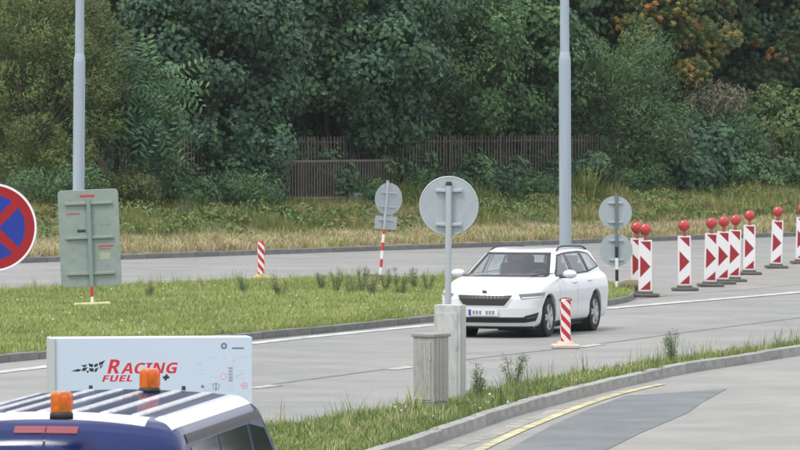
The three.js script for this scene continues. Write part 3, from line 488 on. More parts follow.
// concrete posts (old cable cabinets) in the near verge
function cabinet(label, px, py, w, h, d, turn, plinth, mat) {
  const t = thing('concrete_cabinet', label, 'cabinet', g(px, py).setY(0.05), turn, 'grey concrete cabinets on the verge');
  part('body', rbox(w, h - plinth, d, 0.012, 0, plinth + (h - plinth) / 2, 0), mat, t);
  if (plinth) part('plinth', rbox(w * 0.94, plinth + 0.1, d * 0.94, 0.01, 0, (plinth - 0.1) / 2, 0), concrete, t);
  if (plinth) part('cap', rbox(w + 0.04, 0.045, d + 0.04, 0.012, 0, h + 0.015, 0), concrete, t);
  const fr = part('door', rbox(w * 0.8, (h - plinth) * 0.88, 0.012, 0.005, -w * 0.02, plinth + (h - plinth) * 0.48, d / 2 + 0.004), mat, t); part('hinge', cyl(0.01, 0.01, 0.06, 8, w * 0.36, plinth + h * 0.55, d / 2 + 0.012), galvanised, fr);
  for (const x of [-0.22, 0.02, 0.26]) { const s = part('side_board', rbox(0.008, (h - plinth) * 0.94, d * 0.22, 0.003, w / 2 + 0.004, plinth + (h - plinth) * 0.49, x * d), mat, t); }
}
const streaky = texture(256, 1.1, (u, v) => { const s = N64(u * 64, v * 4) * 0.6 + N16(u * 16, v * 2) * 0.4, f = N256(u * 256, v * 256), b = N16(u * 16 + 3, v * 16); const k = 0.62 + 0.42 * s + 0.15 * f + (b > 0.72 ? -0.15 : 0); return [sr(0.36 * k), sr(0.355 * k), sr(0.32 * k)]; });
cabinet('lower weathered concrete cabinet with streaked side at the verge', 431, 416.5, 0.31, 0.95, 0.33, R(-36), 0.13, mapped(streaky, { roughness: 0.95 }));
cabinet('taller pale concrete cabinet just behind the streaked one', 450, 407.5, 0.37, 1.27, 0.2, R(-22), 0, mapped(grainy([0.43, 0.435, 0.42], 0.4, 1, 7, [0, 0, 0], 256), { roughness: 0.95 }));

// ---------------------------------------------------------------- distance-field modelling for the two vehicles
function polyDist(P, x, y) { let d = 1e9, s = 1; for (let i = 0, j = P.length - 1; i < P.length; j = i++) { const ex = P[j][0] - P[i][0], ey = P[j][1] - P[i][1], wx = x - P[i][0], wy = y - P[i][1], t = clamp((wx * ex + wy * ey) / (ex * ex + ey * ey), 0, 1), bx = wx - ex * t, by = wy - ey * t; d = Math.min(d, bx * bx + by * by); const c1 = y >= P[i][1], c2 = y < P[j][1], c3 = ex * wy > ey * wx; if ((c1 && c2 && c3) || (!c1 && !c2 && !c3)) s = -s; } return s * Math.sqrt(d); }
const smin = (a, b, k) => { const h = Math.max(k - Math.abs(a - b), 0) / k; return Math.min(a, b) - h * h * k / 4; }, smax = (a, b, k) => -smin(-a, -b, k);
function grad(f, x, y, z, e = 0.004) { return V(f(x + e, y, z) - f(x - e, y, z), f(x, y + e, z) - f(x, y - e, z), f(x, y, z + e) - f(x, y, z - e)).normalize(); }
function surface(f, lo, hi, cell) {                              // naive surface nets, vertices pulled onto the surface
  const n = [0, 1, 2].map(k => Math.ceil((hi[k] - lo[k]) / cell) + 1), id = (i, j, k) => (k * n[1] + j) * n[0] + i, val = new Float32Array(n[0] * n[1] * n[2]);
  for (let k = 0; k < n[2]; k++) for (let j = 0; j < n[1]; j++) for (let i = 0; i < n[0]; i++) val[id(i, j, k)] = f(lo[0] + i * cell, lo[1] + j * cell, lo[2] + k * cell);
  const vid = new Int32Array(val.length).fill(-1), pos = [], nor = [], idx = [];
  for (let k = 0; k < n[2] - 1; k++) for (let j = 0; j < n[1] - 1; j++) for (let i = 0; i < n[0] - 1; i++) {
    let c = 0, x = 0, y = 0, z = 0; const cv = []; for (let q = 0; q < 8; q++) cv.push(val[id(i + (q & 1), j + (q >> 1 & 1), k + (q >> 2))]);
    for (let a = 0; a < 8; a++) for (const bit of [1, 2, 4]) if (!(a & bit)) { const b = a | bit; if ((cv[a] < 0) !== (cv[b] < 0)) { const t = cv[a] / (cv[a] - cv[b]); x += lerp(a & 1, b & 1, t); y += lerp(a >> 1 & 1, b >> 1 & 1, t); z += lerp(a >> 2, b >> 2, t); c++; } }
    if (!c) continue; const p = V(lo[0] + (i + x / c) * cell, lo[1] + (j + y / c) * cell, lo[2] + (k + z / c) * cell); let nn = grad(f, p.x, p.y, p.z); for (let q = 0; q < 2; q++) { const e = 0.004, m = Math.max(0.6, (f(p.x + nn.x * e, p.y + nn.y * e, p.z + nn.z * e) - f(p.x - nn.x * e, p.y - nn.y * e, p.z - nn.z * e)) / (2 * e)); p.addScaledVector(nn, -clamp(f(p.x, p.y, p.z) / m, -cell / 2, cell / 2)); } nn = grad(f, p.x, p.y, p.z, 0.008);
    vid[id(i, j, k)] = pos.length / 3; pos.push(p.x, p.y, p.z); nor.push(nn.x, nn.y, nn.z);
  }
  const quad = (a, b, c, d, flip) => { if (a < 0 || b < 0 || c < 0 || d < 0) return; flip ? idx.push(a, c, b, a, d, c) : idx.push(a, b, c, a, c, d); };
  for (let k = 1; k < n[2] - 1; k++) for (let j = 1; j < n[1] - 1; j++) for (let i = 1; i < n[0] - 1; i++) {
    const v = val[id(i, j, k)] < 0;
    if (v !== val[id(i + 1, j, k)] < 0) quad(vid[id(i, j - 1, k - 1)], vid[id(i, j, k - 1)], vid[id(i, j, k)], vid[id(i, j - 1, k)], !v);
    if (v !== val[id(i, j + 1, k)] < 0) quad(vid[id(i - 1, j, k - 1)], vid[id(i - 1, j, k)], vid[id(i, j, k)], vid[id(i, j, k - 1)], !v);
    if (v !== val[id(i, j, k + 1)] < 0) quad(vid[id(i - 1, j - 1, k)], vid[id(i, j - 1, k)], vid[id(i, j, k)], vid[id(i - 1, j, k)], !v);
  }
  const q = new THREE.BufferGeometry(); q.setAttribute('position', new THREE.Float32BufferAttribute(pos, 3)); q.setAttribute('normal', new THREE.Float32BufferAttribute(nor, 3)); q.setIndex(idx); return q;
}
function drape(f, start, nu, nv, off) {                           // a panel laid on the surface; start(u, v) gives origin and direction
  const rows = [], hit = (u, v) => { const [o, d] = start(u, v), p = o.clone(); d.normalize(); for (let i = 0; i < 400; i++) { const q = f(p.x, p.y, p.z); if (q < 0.0004) break; p.addScaledVector(d, q * 0.4); } return [p, grad(f, p.x, p.y, p.z, 0.008)]; };
  const base = []; for (let j = 0; j <= nv; j++) { base.push([]); for (let i = 0; i <= nu; i++) base[j].push(hit(i / nu, j / nv)); }
  const pos = [], nor = [], uv = [], idx = [], W = nu + 3;
  for (let j = -1; j <= nv + 1; j++) for (let i = -1; i <= nu + 1; i++) { const ii = clamp(i, 0, nu), jj = clamp(j, 0, nv), edge = ii !== i || jj !== j, [p, n] = base[jj][ii], q = p.clone().addScaledVector(n, edge ? -0.008 : off); pos.push(q.x, q.y, q.z); nor.push(n.x, n.y, n.z); uv.push(ii / nu, jj / nv); }
  const A = base[0][0][0], B = base[0][nu][0], C = base[nv][0][0], flip = V().subVectors(B, A).cross(V().subVectors(C, A)).dot(base[0][0][1]) < 0;
  for (let j = 0; j < nv + 2; j++) for (let i = 0; i < nu + 2; i++) { const a = j * W + i, b = a + 1, c = a + W, d = c + 1; flip ? idx.push(a, c, b, b, c, d) : idx.push(a, b, c, b, d, c); }
  const q = new THREE.BufferGeometry(); q.setAttribute('position', new THREE.Float32BufferAttribute(pos, 3)); q.setAttribute('normal', new THREE.Float32BufferAttribute(nor, 3)); q.setAttribute('uv', new THREE.Float32BufferAttribute(uv, 2)); q.setIndex(idx); return q;
}
const bil = (c, u, v) => [0, 1].map(k => lerp(lerp(c[0][k], c[1][k], u), lerp(c[3][k], c[2][k], u), v));   // corners: low-start, low-end, high-end, high-start
const onSide = (side, c, bulge = 0) => (u, v) => { const [x, y] = bil(c, u, v); return [V(x, y + bulge * Math.sin(Math.PI * u) * v, side * 1.6), V(0, 0, -side)]; };
const onNose = (cx, c) => (u, v) => { const [a, y] = bil(c, u, v), q = R(a); return [V(cx + 3 * Math.cos(q), y, 3 * Math.sin(q)), V(-Math.cos(q), 0, -Math.sin(q))]; };
const onTop = c => (u, v) => { const [x, z] = bil(c, u, v); return [V(x, 3, z), V(0, -1, 0)]; };
const fromFront = (dir, c) => (u, v) => { const [z, y] = bil(c, u, v); return [V(dir * 4, y, z), V(-dir, 0, 0)]; };
const glass = phys([0.012, 0.015, 0.017], { roughness: 0.04, specularIntensity: 1, ior: 1.52 });
const tyreMat = std([0.018, 0.018, 0.019], { roughness: 0.9 }), alloy = phys([0.5, 0.51, 0.52], { roughness: 0.35, metalness: 0.7 }), darkWell = std([0.035, 0.035, 0.036], { roughness: 0.9 });
const chrome = phys([0.6, 0.61, 0.62], { roughness: 0.18, metalness: 1 });
function wheel(parent, x, y, side, r, halfTrack, spokes = 5) {
  const w = new THREE.Group(); w.name = 'wheel'; w.position.set(x, y, side * halfTrack); parent.add(w);
  part('tyre', new THREE.LatheGeometry([[r * 0.66, -0.1], [r * 0.93, -0.108], [r * 0.99, -0.085], [r, -0.05], [r, 0.05], [r * 0.99, 0.085], [r * 0.93, 0.108], [r * 0.66, 0.1]].map(p => new THREE.Vector2(...p)), 40).rotateX(Math.PI / 2), tyreMat, w);
  const rim = [new THREE.LatheGeometry([[r * 0.6, side * 0.02], [r * 0.68, side * 0.095], [r * 0.7, side * 0.1]].map(p => new THREE.Vector2(...p)), 36).rotateX(Math.PI / 2)]; 
  for (let k = 0; k < spokes; k++) for (const o of [-0.17, 0.17]) rim.push(new THREE.BoxGeometry(r * 0.62, r * 0.13, 0.02).translate(r * 0.36, 0, side * 0.085).rotateZ(k / spokes * Math.PI * 2 + o));
  rim.push(new THREE.CylinderGeometry(r * 0.17, r * 0.17, 0.03, 16).rotateX(Math.PI / 2).translate(0, 0, side * 0.085));
  part('rim', mergeGeometries(rim.map(q => { q = q.index ? q.toNonIndexed() : q; return q; })), alloy, w);
  part('brake_disc', new THREE.CylinderGeometry(r * 0.64, r * 0.64, 0.02, 24).rotateX(Math.PI / 2), std([0.05, 0.05, 0.05], { roughness: 0.5 }), w);
}

// ---------------------------------------------------------------- white estate car
{
  const paint = phys([0.62, 0.63, 0.64], { roughness: 0.42, clearcoat: 0.8, clearcoatRoughness: 0.06 });
  const sideLow = [[-2.28, 0.38], [-2.345, 0.62], [-2.31, 0.99], [1.12, 1.01], [1.62, 0.955], [2.02, 0.875], [2.24, 0.79], [2.33, 0.66], [2.345, 0.5], [2.33, 0.33], [2.24, 0.17], [-2.15, 0.21]];
  const cabin = [[1.3, 0.93], [0.46, 1.385], [0.2, 1.44], [-0.3, 1.466], [-1.1, 1.458], [-1.85, 1.41], [-2.0, 1.375], [-2.3, 0.95]];
  const WB = [1.43, -1.256], WR = 0.335;
  const f = (x, y, z) => {
    const az = Math.abs(z), n = Math.pow(az / 0.9, 3);
    const xb = x > 0 ? x + 0.34 * n * smooth(0.9, 2.0, x) : x - 0.2 * n * smooth(-1.4, -2.2, x);
    const w = 0.905 - 0.075 * Math.pow(Math.max(0, (y - 0.72) / 0.28), 2) - 0.07 * Math.pow(Math.max(0, (0.5 - y) / 0.33), 2) - 0.07 * Math.pow(Math.max(0, (x - 1.0) / 1.35), 2) - 0.05 * Math.pow(Math.max(0, (-x - 1.2) / 1.1), 2) - 0.012 * Math.exp(-Math.pow((y - 0.5) / 0.1, 2));
    let low = smax(polyDist(sideLow, xb, y), az - w, 0.11);
    const cw = 0.825 - 0.235 * Math.pow(clamp((y - 0.93) / 0.53, 0, 1.2), 1.25) - 0.06 * smooth(-1.0, -2.2, x);
    const cab = smax(polyDist(cabin, x > 0 ? x + 0.17 * Math.pow(az / 0.7, 2) : x - 0.12 * Math.pow(az / 0.7, 2), y), az - cw, 0.09);
    let d = smin(low, cab, 0.05);
    for (const wx of WB) { const c = Math.max(Math.hypot(x - wx, y - WR) - 0.385, 0.5 - az); d = smax(d, -c, 0.02); }
    return d;
  };
  const WIN = { front: [[0.84, 1.015], [-0.085, 1.025], [-0.085, 1.36], [0.28, 1.335]], rear: [[-0.165, 1.025], [-1.05, 1.04], [-0.99, 1.37], [-0.165, 1.363]], quarter: [[-1.135, 1.045], [-1.89, 1.11], [-1.6, 1.32], [-1.075, 1.37]], screen: [[-0.71, 1.02], [0.71, 1.02], [0.545, 1.37], [-0.545, 1.37]], back: [[-0.58, 1.075], [0.58, 1.075], [0.48, 1.325], [-0.48, 1.325]] };
  const hollow = (x, y, z) => {
    let d = f(x, y, z); if (d > 0.05 || d < -1) return d; const az = Math.abs(z);
    const cw = 0.825 - 0.235 * Math.pow(clamp((y - 0.93) / 0.53, 0, 1.2), 1.25) - 0.06 * smooth(-1.0, -2.2, x);
    const cab = smax(polyDist(cabin, x > 0 ? x + 0.17 * Math.pow(az / 0.7, 2) : x - 0.12 * Math.pow(az / 0.7, 2), y), az - cw, 0.09) + 0.05;
    d = Math.max(d, -Math.min(Math.max(cab, 0.9 - y), Math.max(Math.abs(x + 0.45) - 1.4, Math.abs(y - 0.7) - 0.25, az - 0.7)));
    if (y > 0.98) {
      const side = Math.min(polyDist(WIN.front, x, y), polyDist(WIN.rear, x, y), polyDist(WIN.quarter, x, y)); d = Math.max(d, -Math.max(side, 0.4 - az));
      d = Math.max(d, -Math.max(polyDist(WIN.screen, z, y), 0.1 - x)); d = Math.max(d, -Math.max(polyDist(WIN.back, z, y), x + 1.5));
    }
    return d;
  };
  const t = thing('white_car', 'white estate car driving with its black grille toward the beacon', 'car');
  const psi = R(18.8); t.rotation.y = -(Math.PI / 2 + psi);
  part('body', surface(hollow, [-2.5, 0.08, -1.05], [2.5, 1.55, 1.05], 0.022), paint, t);
  part('underbody', box(3.9, 0.12, 1.5, 0, 0.2, 0), darkWell, t);
  const pane = new THREE.MeshPhysicalMaterial({ color: new THREE.Color().setRGB(0.78, 0.84, 0.85), roughness: 0.02, transmission: 1, thickness: 0, ior: 1.52 }), cloth = std([0.08, 0.08, 0.085], { roughness: 0.95 }), dash = std([0.05, 0.05, 0.053], { roughness: 0.85 });
  part('dashboard', rbox(0.5, 0.2, 1.38, 0.07, 0.72, 0.88, 0), dash, t); part('cabin_floor', box(2.7, 0.03, 1.36, -0.45, 0.47, 0), dash, t);
  part('steering_wheel', new THREE.TorusGeometry(0.18, 0.016, 8, 28).rotateY(Math.PI / 2).rotateZ(0.4).translate(0.4, 0.93, -0.36), dash, t);
  for (const z of [-0.36, 0.36]) { const st = part('seat', rbox(0.5, 0.16, 0.5, 0.06, -0.12, 0.6, z), cloth, t); part('seat_back', rbox(0.15, 0.6, 0.48, 0.06).rotateZ(0.28).translate(-0.42, 0.9, z), cloth, st); part('headrest', rbox(0.1, 0.17, 0.26, 0.045, -0.52, 1.27, z), cloth, st); }
  const bench = part('rear_bench', rbox(0.16, 0.6, 1.26, 0.06).rotateZ(0.3).translate(-1.3, 0.88, 0), cloth, t); for (const z of [-0.4, 0.4]) part('headrest', rbox(0.09, 0.14, 0.24, 0.04, -1.4, 1.23, z), cloth, bench);
  part('inside_mirror', rbox(0.03, 0.065, 0.22, 0.014, 0.42, 1.31, 0), dash, t);
  const P = (name, start, nu, nv, off, m, parent = t) => part(name, drape(f, start, nu, nv, off), m, parent);
  const bon = P('bonnet', onTop([[1.3, -0.72], [1.3, 0.72], [2.1, 0.56], [2.1, -0.56]]), 24, 16, 0.004, paint);
  for (const z of [-1, 1]) P('bonnet_crease', onTop(z > 0 ? [[1.32, 0.5], [1.32, 0.56], [2.09, 0.33], [2.09, 0.3]] : [[1.32, -0.56], [1.32, -0.5], [2.09, -0.3], [2.09, -0.33]]), 3, 16, 0.012, paint, bon);
  for (const z of [-0.32, 0.3]) part('wiper', tube([V(1.16, 1.0, z), V(1.12, 1.03, z - 0.25), V(1.02, 1.055, z - 0.5)], 0.01, 5, 8), blackPlastic, t);
  P('windscreen', fromFront(1, [[-0.73, 1.005], [0.73, 1.005], [0.56, 1.385], [-0.56, 1.385]]), 24, 12, 0.0025, pane);
  const strip = (mk, c, name) => { const e = 0.045, I = (u, v) => bil(c, u, v), q = [[I(0, 0), I(1, 0), I(1, e * 1.6), I(0, e * 1.6)], [I(0, 1 - e * 1.6), I(1, 1 - e * 1.6), I(1, 1), I(0, 1)], [I(0, 0), I(e, 0), I(e, 1), I(0, 1)], [I(1 - e, 0), I(1, 0), I(1, 1), I(1 - e, 1)]]; q.forEach((k, i) => P('window_border', mk(k), i < 2 ? 22 : 2, i < 2 ? 2 : 12, 0.005 + i * 0.0006, blackPlastic)); };
  strip(k => fromFront(1, k), [[-0.74, 0.998], [0.74, 0.998], [0.565, 1.39], [-0.565, 1.39]]);
  P('rear_window', fromFront(-1, [[-0.6, 1.06], [0.6, 1.06], [0.5, 1.34], [-0.5, 1.34]]), 16, 8, 0.0025, pane);
  // face: grille with frame, plate, lower intake, lamps
  const fr = P('grille_frame', onNose(1.0, [[-16.5, 0.525], [16.5, 0.525], [22.5, 0.728], [-22.5, 0.728]]), 28, 8, 0.006, chrome);
  P('grille', onNose(1.0, [[-15, 0.545], [15, 0.545], [20.8, 0.712], [-20.8, 0.712]]), 28, 8, 0.013, blackPlastic, fr);
  for (let k = 0; k < 13; k++) { const a = -13.5 + k * 2.25; P('grille_slat', onNose(1.0, [[a - 0.2, 0.555], [a + 0.2, 0.555], [a * 1.3 + 0.2, 0.7], [a * 1.3 - 0.2, 0.7]]), 2, 4, 0.018, std([0.028, 0.028, 0.03], { roughness: 0.3 }), fr); }
  const li = P('lower_intake', onNose(1.0, [[-29, 0.262], [29, 0.262], [30, 0.352], [-30, 0.352]]), 30, 5, 0.006, blackPlastic);
  for (const s of [-1, 1]) { const c = P('fog_intake', onNose(1.0, s > 0 ? [[29, 0.262], [38.5, 0.29], [41, 0.43], [29.5, 0.372]] : [[-38.5, 0.29], [-29, 0.262], [-29.5, 0.372], [-41, 0.43]]), 10, 6, 0.011, blackPlastic); P('fog_lamp', onNose(1.0, s > 0 ? [[31, 0.325], [38, 0.355], [38.5, 0.368], [31, 0.338]] : [[-38, 0.355], [-31, 0.325], [-31, 0.338], [-38.5, 0.368]]), 8, 3, 0.014, phys([0.1, 0.11, 0.12], { roughness: 0.15 }), c); }
  P('lip', onNose(1.0, [[-36, 0.175], [36, 0.175], [37, 0.198], [-37, 0.198]]), 26, 2, 0.008, blackPlastic);
  part('number_plate', rbox(0.012, 0.11, 0.52, 0.004, 2.362, 0.43, 0), new THREE.MeshStandardMaterial({ roughness: 0.5, color: new THREE.Color(0.62, 0.63, 0.66) }), t);
  { const pl = t.children[t.children.length - 1]; part('plate_band', box(0.004, 0.1, 0.045, 2.3695, 0.43, 0.235), std([0.03, 0.07, 0.3]), pl); for (let k = 0; k < 7; k++) if (k !== 3) part('plate_mark', box(0.004, 0.062, 0.036, 2.3695, 0.43, 0.165 - k * 0.057), std([0.2, 0.2, 0.22]), pl); }
  part('badge', new THREE.CylinderGeometry(0.042, 0.042, 0.012, 20).rotateZ(Math.PI / 2).rotateZ(-0.6).translate(2.285, 0.775, 0), chrome, t);
  for (const s of [-1, 1]) {
    const hl = P('headlight', onNose(1.0, s > 0 ? [[27, 0.655], [49, 0.69], [51, 0.765], [25.5, 0.735]] : [[-49, 0.69], [-27, 0.655], [-25.5, 0.735], [-51, 0.765]]), 14, 5, 0.007, phys([0.09, 0.1, 0.11], { roughness: 0.08, clearcoat: 1 }));
    P('daytime_strip', onNose(1.0, s > 0 ? [[27.5, 0.663], [48, 0.696], [48, 0.708], [27.5, 0.677]] : [[-48, 0.696], [-27.5, 0.663], [-27.5, 0.677], [-48, 0.708]]), 12, 2, 0.011, std([0.7, 0.72, 0.74], { roughness: 0.3 }), hl);
    P('tail_light', (u, v) => { const a = R(180 - s * lerp(20, 38, u)), y = lerp(0.82, 0.95, v); return [V(-1.1 + 3 * Math.cos(a), y, 3 * Math.sin(a)), V(-Math.cos(a), 0, -Math.sin(a))]; }, 8, 4, 0.007, phys([0.4, 0.02, 0.02], { roughness: 0.15, clearcoat: 1 }));
    const F = P('front_door', onSide(s, [[0.95, 0.29], [-0.12, 0.27], [-0.12, 0.955], [0.86, 0.95]]), 14, 12, 0.0045, paint), B = P('rear_door', onSide(s, [[-0.145, 0.27], [-0.83, 0.28], [-1.1, 0.965], [-0.145, 0.955]]), 14, 12, 0.0045, paint);
    P('window', onSide(s, [[0.86, 1.0], [-0.1, 1.01], [-0.1, 1.375], [0.27, 1.35]]), 12, 8, 0.0025, pane, F); P('window', onSide(s, [[-0.15, 1.01], [-1.07, 1.025], [-1.0, 1.385], [-0.15, 1.378]]), 12, 8, 0.0025, pane, B); strip(k => onSide(s, k), [[0.87, 0.998], [-0.095, 1.008], [-0.095, 1.38], [0.265, 1.355]]); strip(k => onSide(s, k), [[-0.145, 1.008], [-1.08, 1.022], [-1.005, 1.39], [-0.145, 1.383]]); strip(k => onSide(s, k), [[-1.115, 1.028], [-1.95, 1.097], [-1.605, 1.34], [-1.055, 1.39]]);
    P('quarter_window', onSide(s, [[-1.12, 1.03], [-1.93, 1.1], [-1.6, 1.335], [-1.06, 1.385]]), 10, 8, 0.0025, pane);
    part('handle', rbox(0.2, 0.03, 0.035, 0.012, -0.0, 0.885, s * 0.9), paint, F); part('handle', rbox(0.2, 0.03, 0.035, 0.012, -0.92, 0.895, s * 0.895), paint, B);
    const m = part('mirror', new THREE.SphereGeometry(1, 20, 14).scale(0.075, 0.075, 0.125).translate(0.66, 1.035, s * 1.0), paint, t); part('mirror_arm', rbox(0.06, 0.035, 0.16, 0.012, 0.67, 0.985, s * 0.88), blackPlastic, m);
    part('roof_rail', tube([V(0.12, 1.41, s * 0.59), V(-0.05, 1.468, s * 0.578), V(-0.9, 1.478, s * 0.565), V(-1.6, 1.447, s * 0.545), V(-1.78, 1.4, s * 0.545)], 0.016), blackPlastic, t);
    P('sill', onSide(s, [[1.0, 0.2], [-0.8, 0.2], [-0.8, 0.245], [1.0, 0.255]]), 12, 2, 0.008, std([0.05, 0.05, 0.052], { roughness: 0.6 }));
    for (const x of WB) wheel(t, x, WR, s, WR, 0.775);
    for (const x of WB) part('wheel_well', new THREE.CylinderGeometry(0.38, 0.38, 0.36, 28, 1, true).rotateX(Math.PI / 2).translate(x, WR, s * 0.66), darkWell, t);
  }
  for (const x of WB) part('axle', box(0.6, 0.5, 0.9, x, 0.45, 0), darkWell, t);
  const cap = (x, y, z, a, b, r0, r1) => { const bx = b[0] - a[0], by = b[1] - a[1], bz = b[2] - a[2], k = clamp(((x - a[0]) * bx + (y - a[1]) * by + (z - a[2]) * bz) / (bx * bx + by * by + bz * bz), 0, 1); return Math.hypot(x - a[0] - bx * k, y - a[1] - by * k, z - a[2] - bz * k) - lerp(r0, r1, k); };
  const man = (x, y, z) => { let d = Math.min(1, cap(x, y, z, [-0.2, 0.74, 0], [-0.27, 1.02, 0], 0.16, 0.13)); d = smin(d, cap(x, y, z, [-0.28, 1.06, -0.17], [-0.28, 1.06, 0.17], 0.075, 0.075), 0.08); d = smin(d, cap(x, y, z, [-0.27, 1.08, 0], [-0.25, 1.18, 0], 0.055, 0.052), 0.03);
    for (const s of [-1, 1]) { d = smin(d, cap(x, y, z, [-0.27, 1.04, s * 0.2], [-0.03, 0.84, s * 0.23], 0.055, 0.045), 0.03); d = smin(d, cap(x, y, z, [-0.03, 0.84, s * 0.23], [0.33, 0.95, s * 0.16], 0.045, 0.032), 0.02); d = smin(d, cap(x, y, z, [0.33, 0.95, s * 0.16], [0.4, 0.98, s * 0.15], 0.04, 0.03), 0.015); d = smin(d, cap(x, y, z, [-0.15, 0.72, s * 0.1], [0.25, 0.74, s * 0.13], 0.085, 0.065), 0.04); d = smin(d, cap(x, y, z, [0.25, 0.74, s * 0.13], [0.5, 0.55, s * 0.12], 0.06, 0.045), 0.02); } return d; };
  const face = (x, y, z) => { let d = Math.hypot((x + 0.225) / 0.095, (y - 1.285) / 0.118, z / 0.077) * 0.09 - 0.09; d = smin(d, cap(x, y, z, [-0.15, 1.235, 0], [-0.16, 1.2, 0], 0.035, 0.03), 0.04); d = smin(d, cap(x, y, z, [-0.135, 1.295, 0], [-0.115, 1.27, 0], 0.012, 0.016), 0.015); for (const s of [-1, 1]) d = smin(d, Math.hypot(x + 0.225, (y - 1.28) * 0.6, z - s * 0.08) - 0.018, 0.01); return smin(d, cap(x, y, z, [-0.25, 1.12, 0], [-0.235, 1.2, 0], 0.05, 0.05), 0.03); };
  const hair = (x, y, z) => smax(Math.hypot((x + 0.235) / 0.098, (y - 1.295) / 0.122, z / 0.082) * 0.09 - 0.092, (x + 0.2) * 0.8 - (y - 1.31) * 0.9, 0.02);
  const drv = thing('person', 'driver in a dark top sitting behind the windscreen of the white car', 'person');
  part('body', surface(man, [-0.5, 0.5, -0.36], [0.62, 1.25, 0.36], 0.02), std([0.05, 0.055, 0.07], { roughness: 0.95 }), drv); part('head', surface(face, [-0.36, 1.06, -0.12], [-0.06, 1.44, 0.12], 0.008), std([0.42, 0.25, 0.18], { roughness: 0.7 }), drv); part('hair', surface(hair, [-0.36, 1.15, -0.12], [-0.08, 1.44, 0.12], 0.008), std([0.04, 0.03, 0.022], { roughness: 0.9 }), drv);
  t.updateMatrixWorld(); const wpt = V(WB[0], 0, -0.78).applyQuaternion(t.quaternion), goal = g(544, 336.8); t.position.set(goal.x - wpt.x, 0.004, goal.z - wpt.z);
  t.updateMatrixWorld(); drv.rotation.copy(t.rotation); drv.position.copy(V(0.02, -0.03, -0.36).applyMatrix4(t.matrixWorld));
}

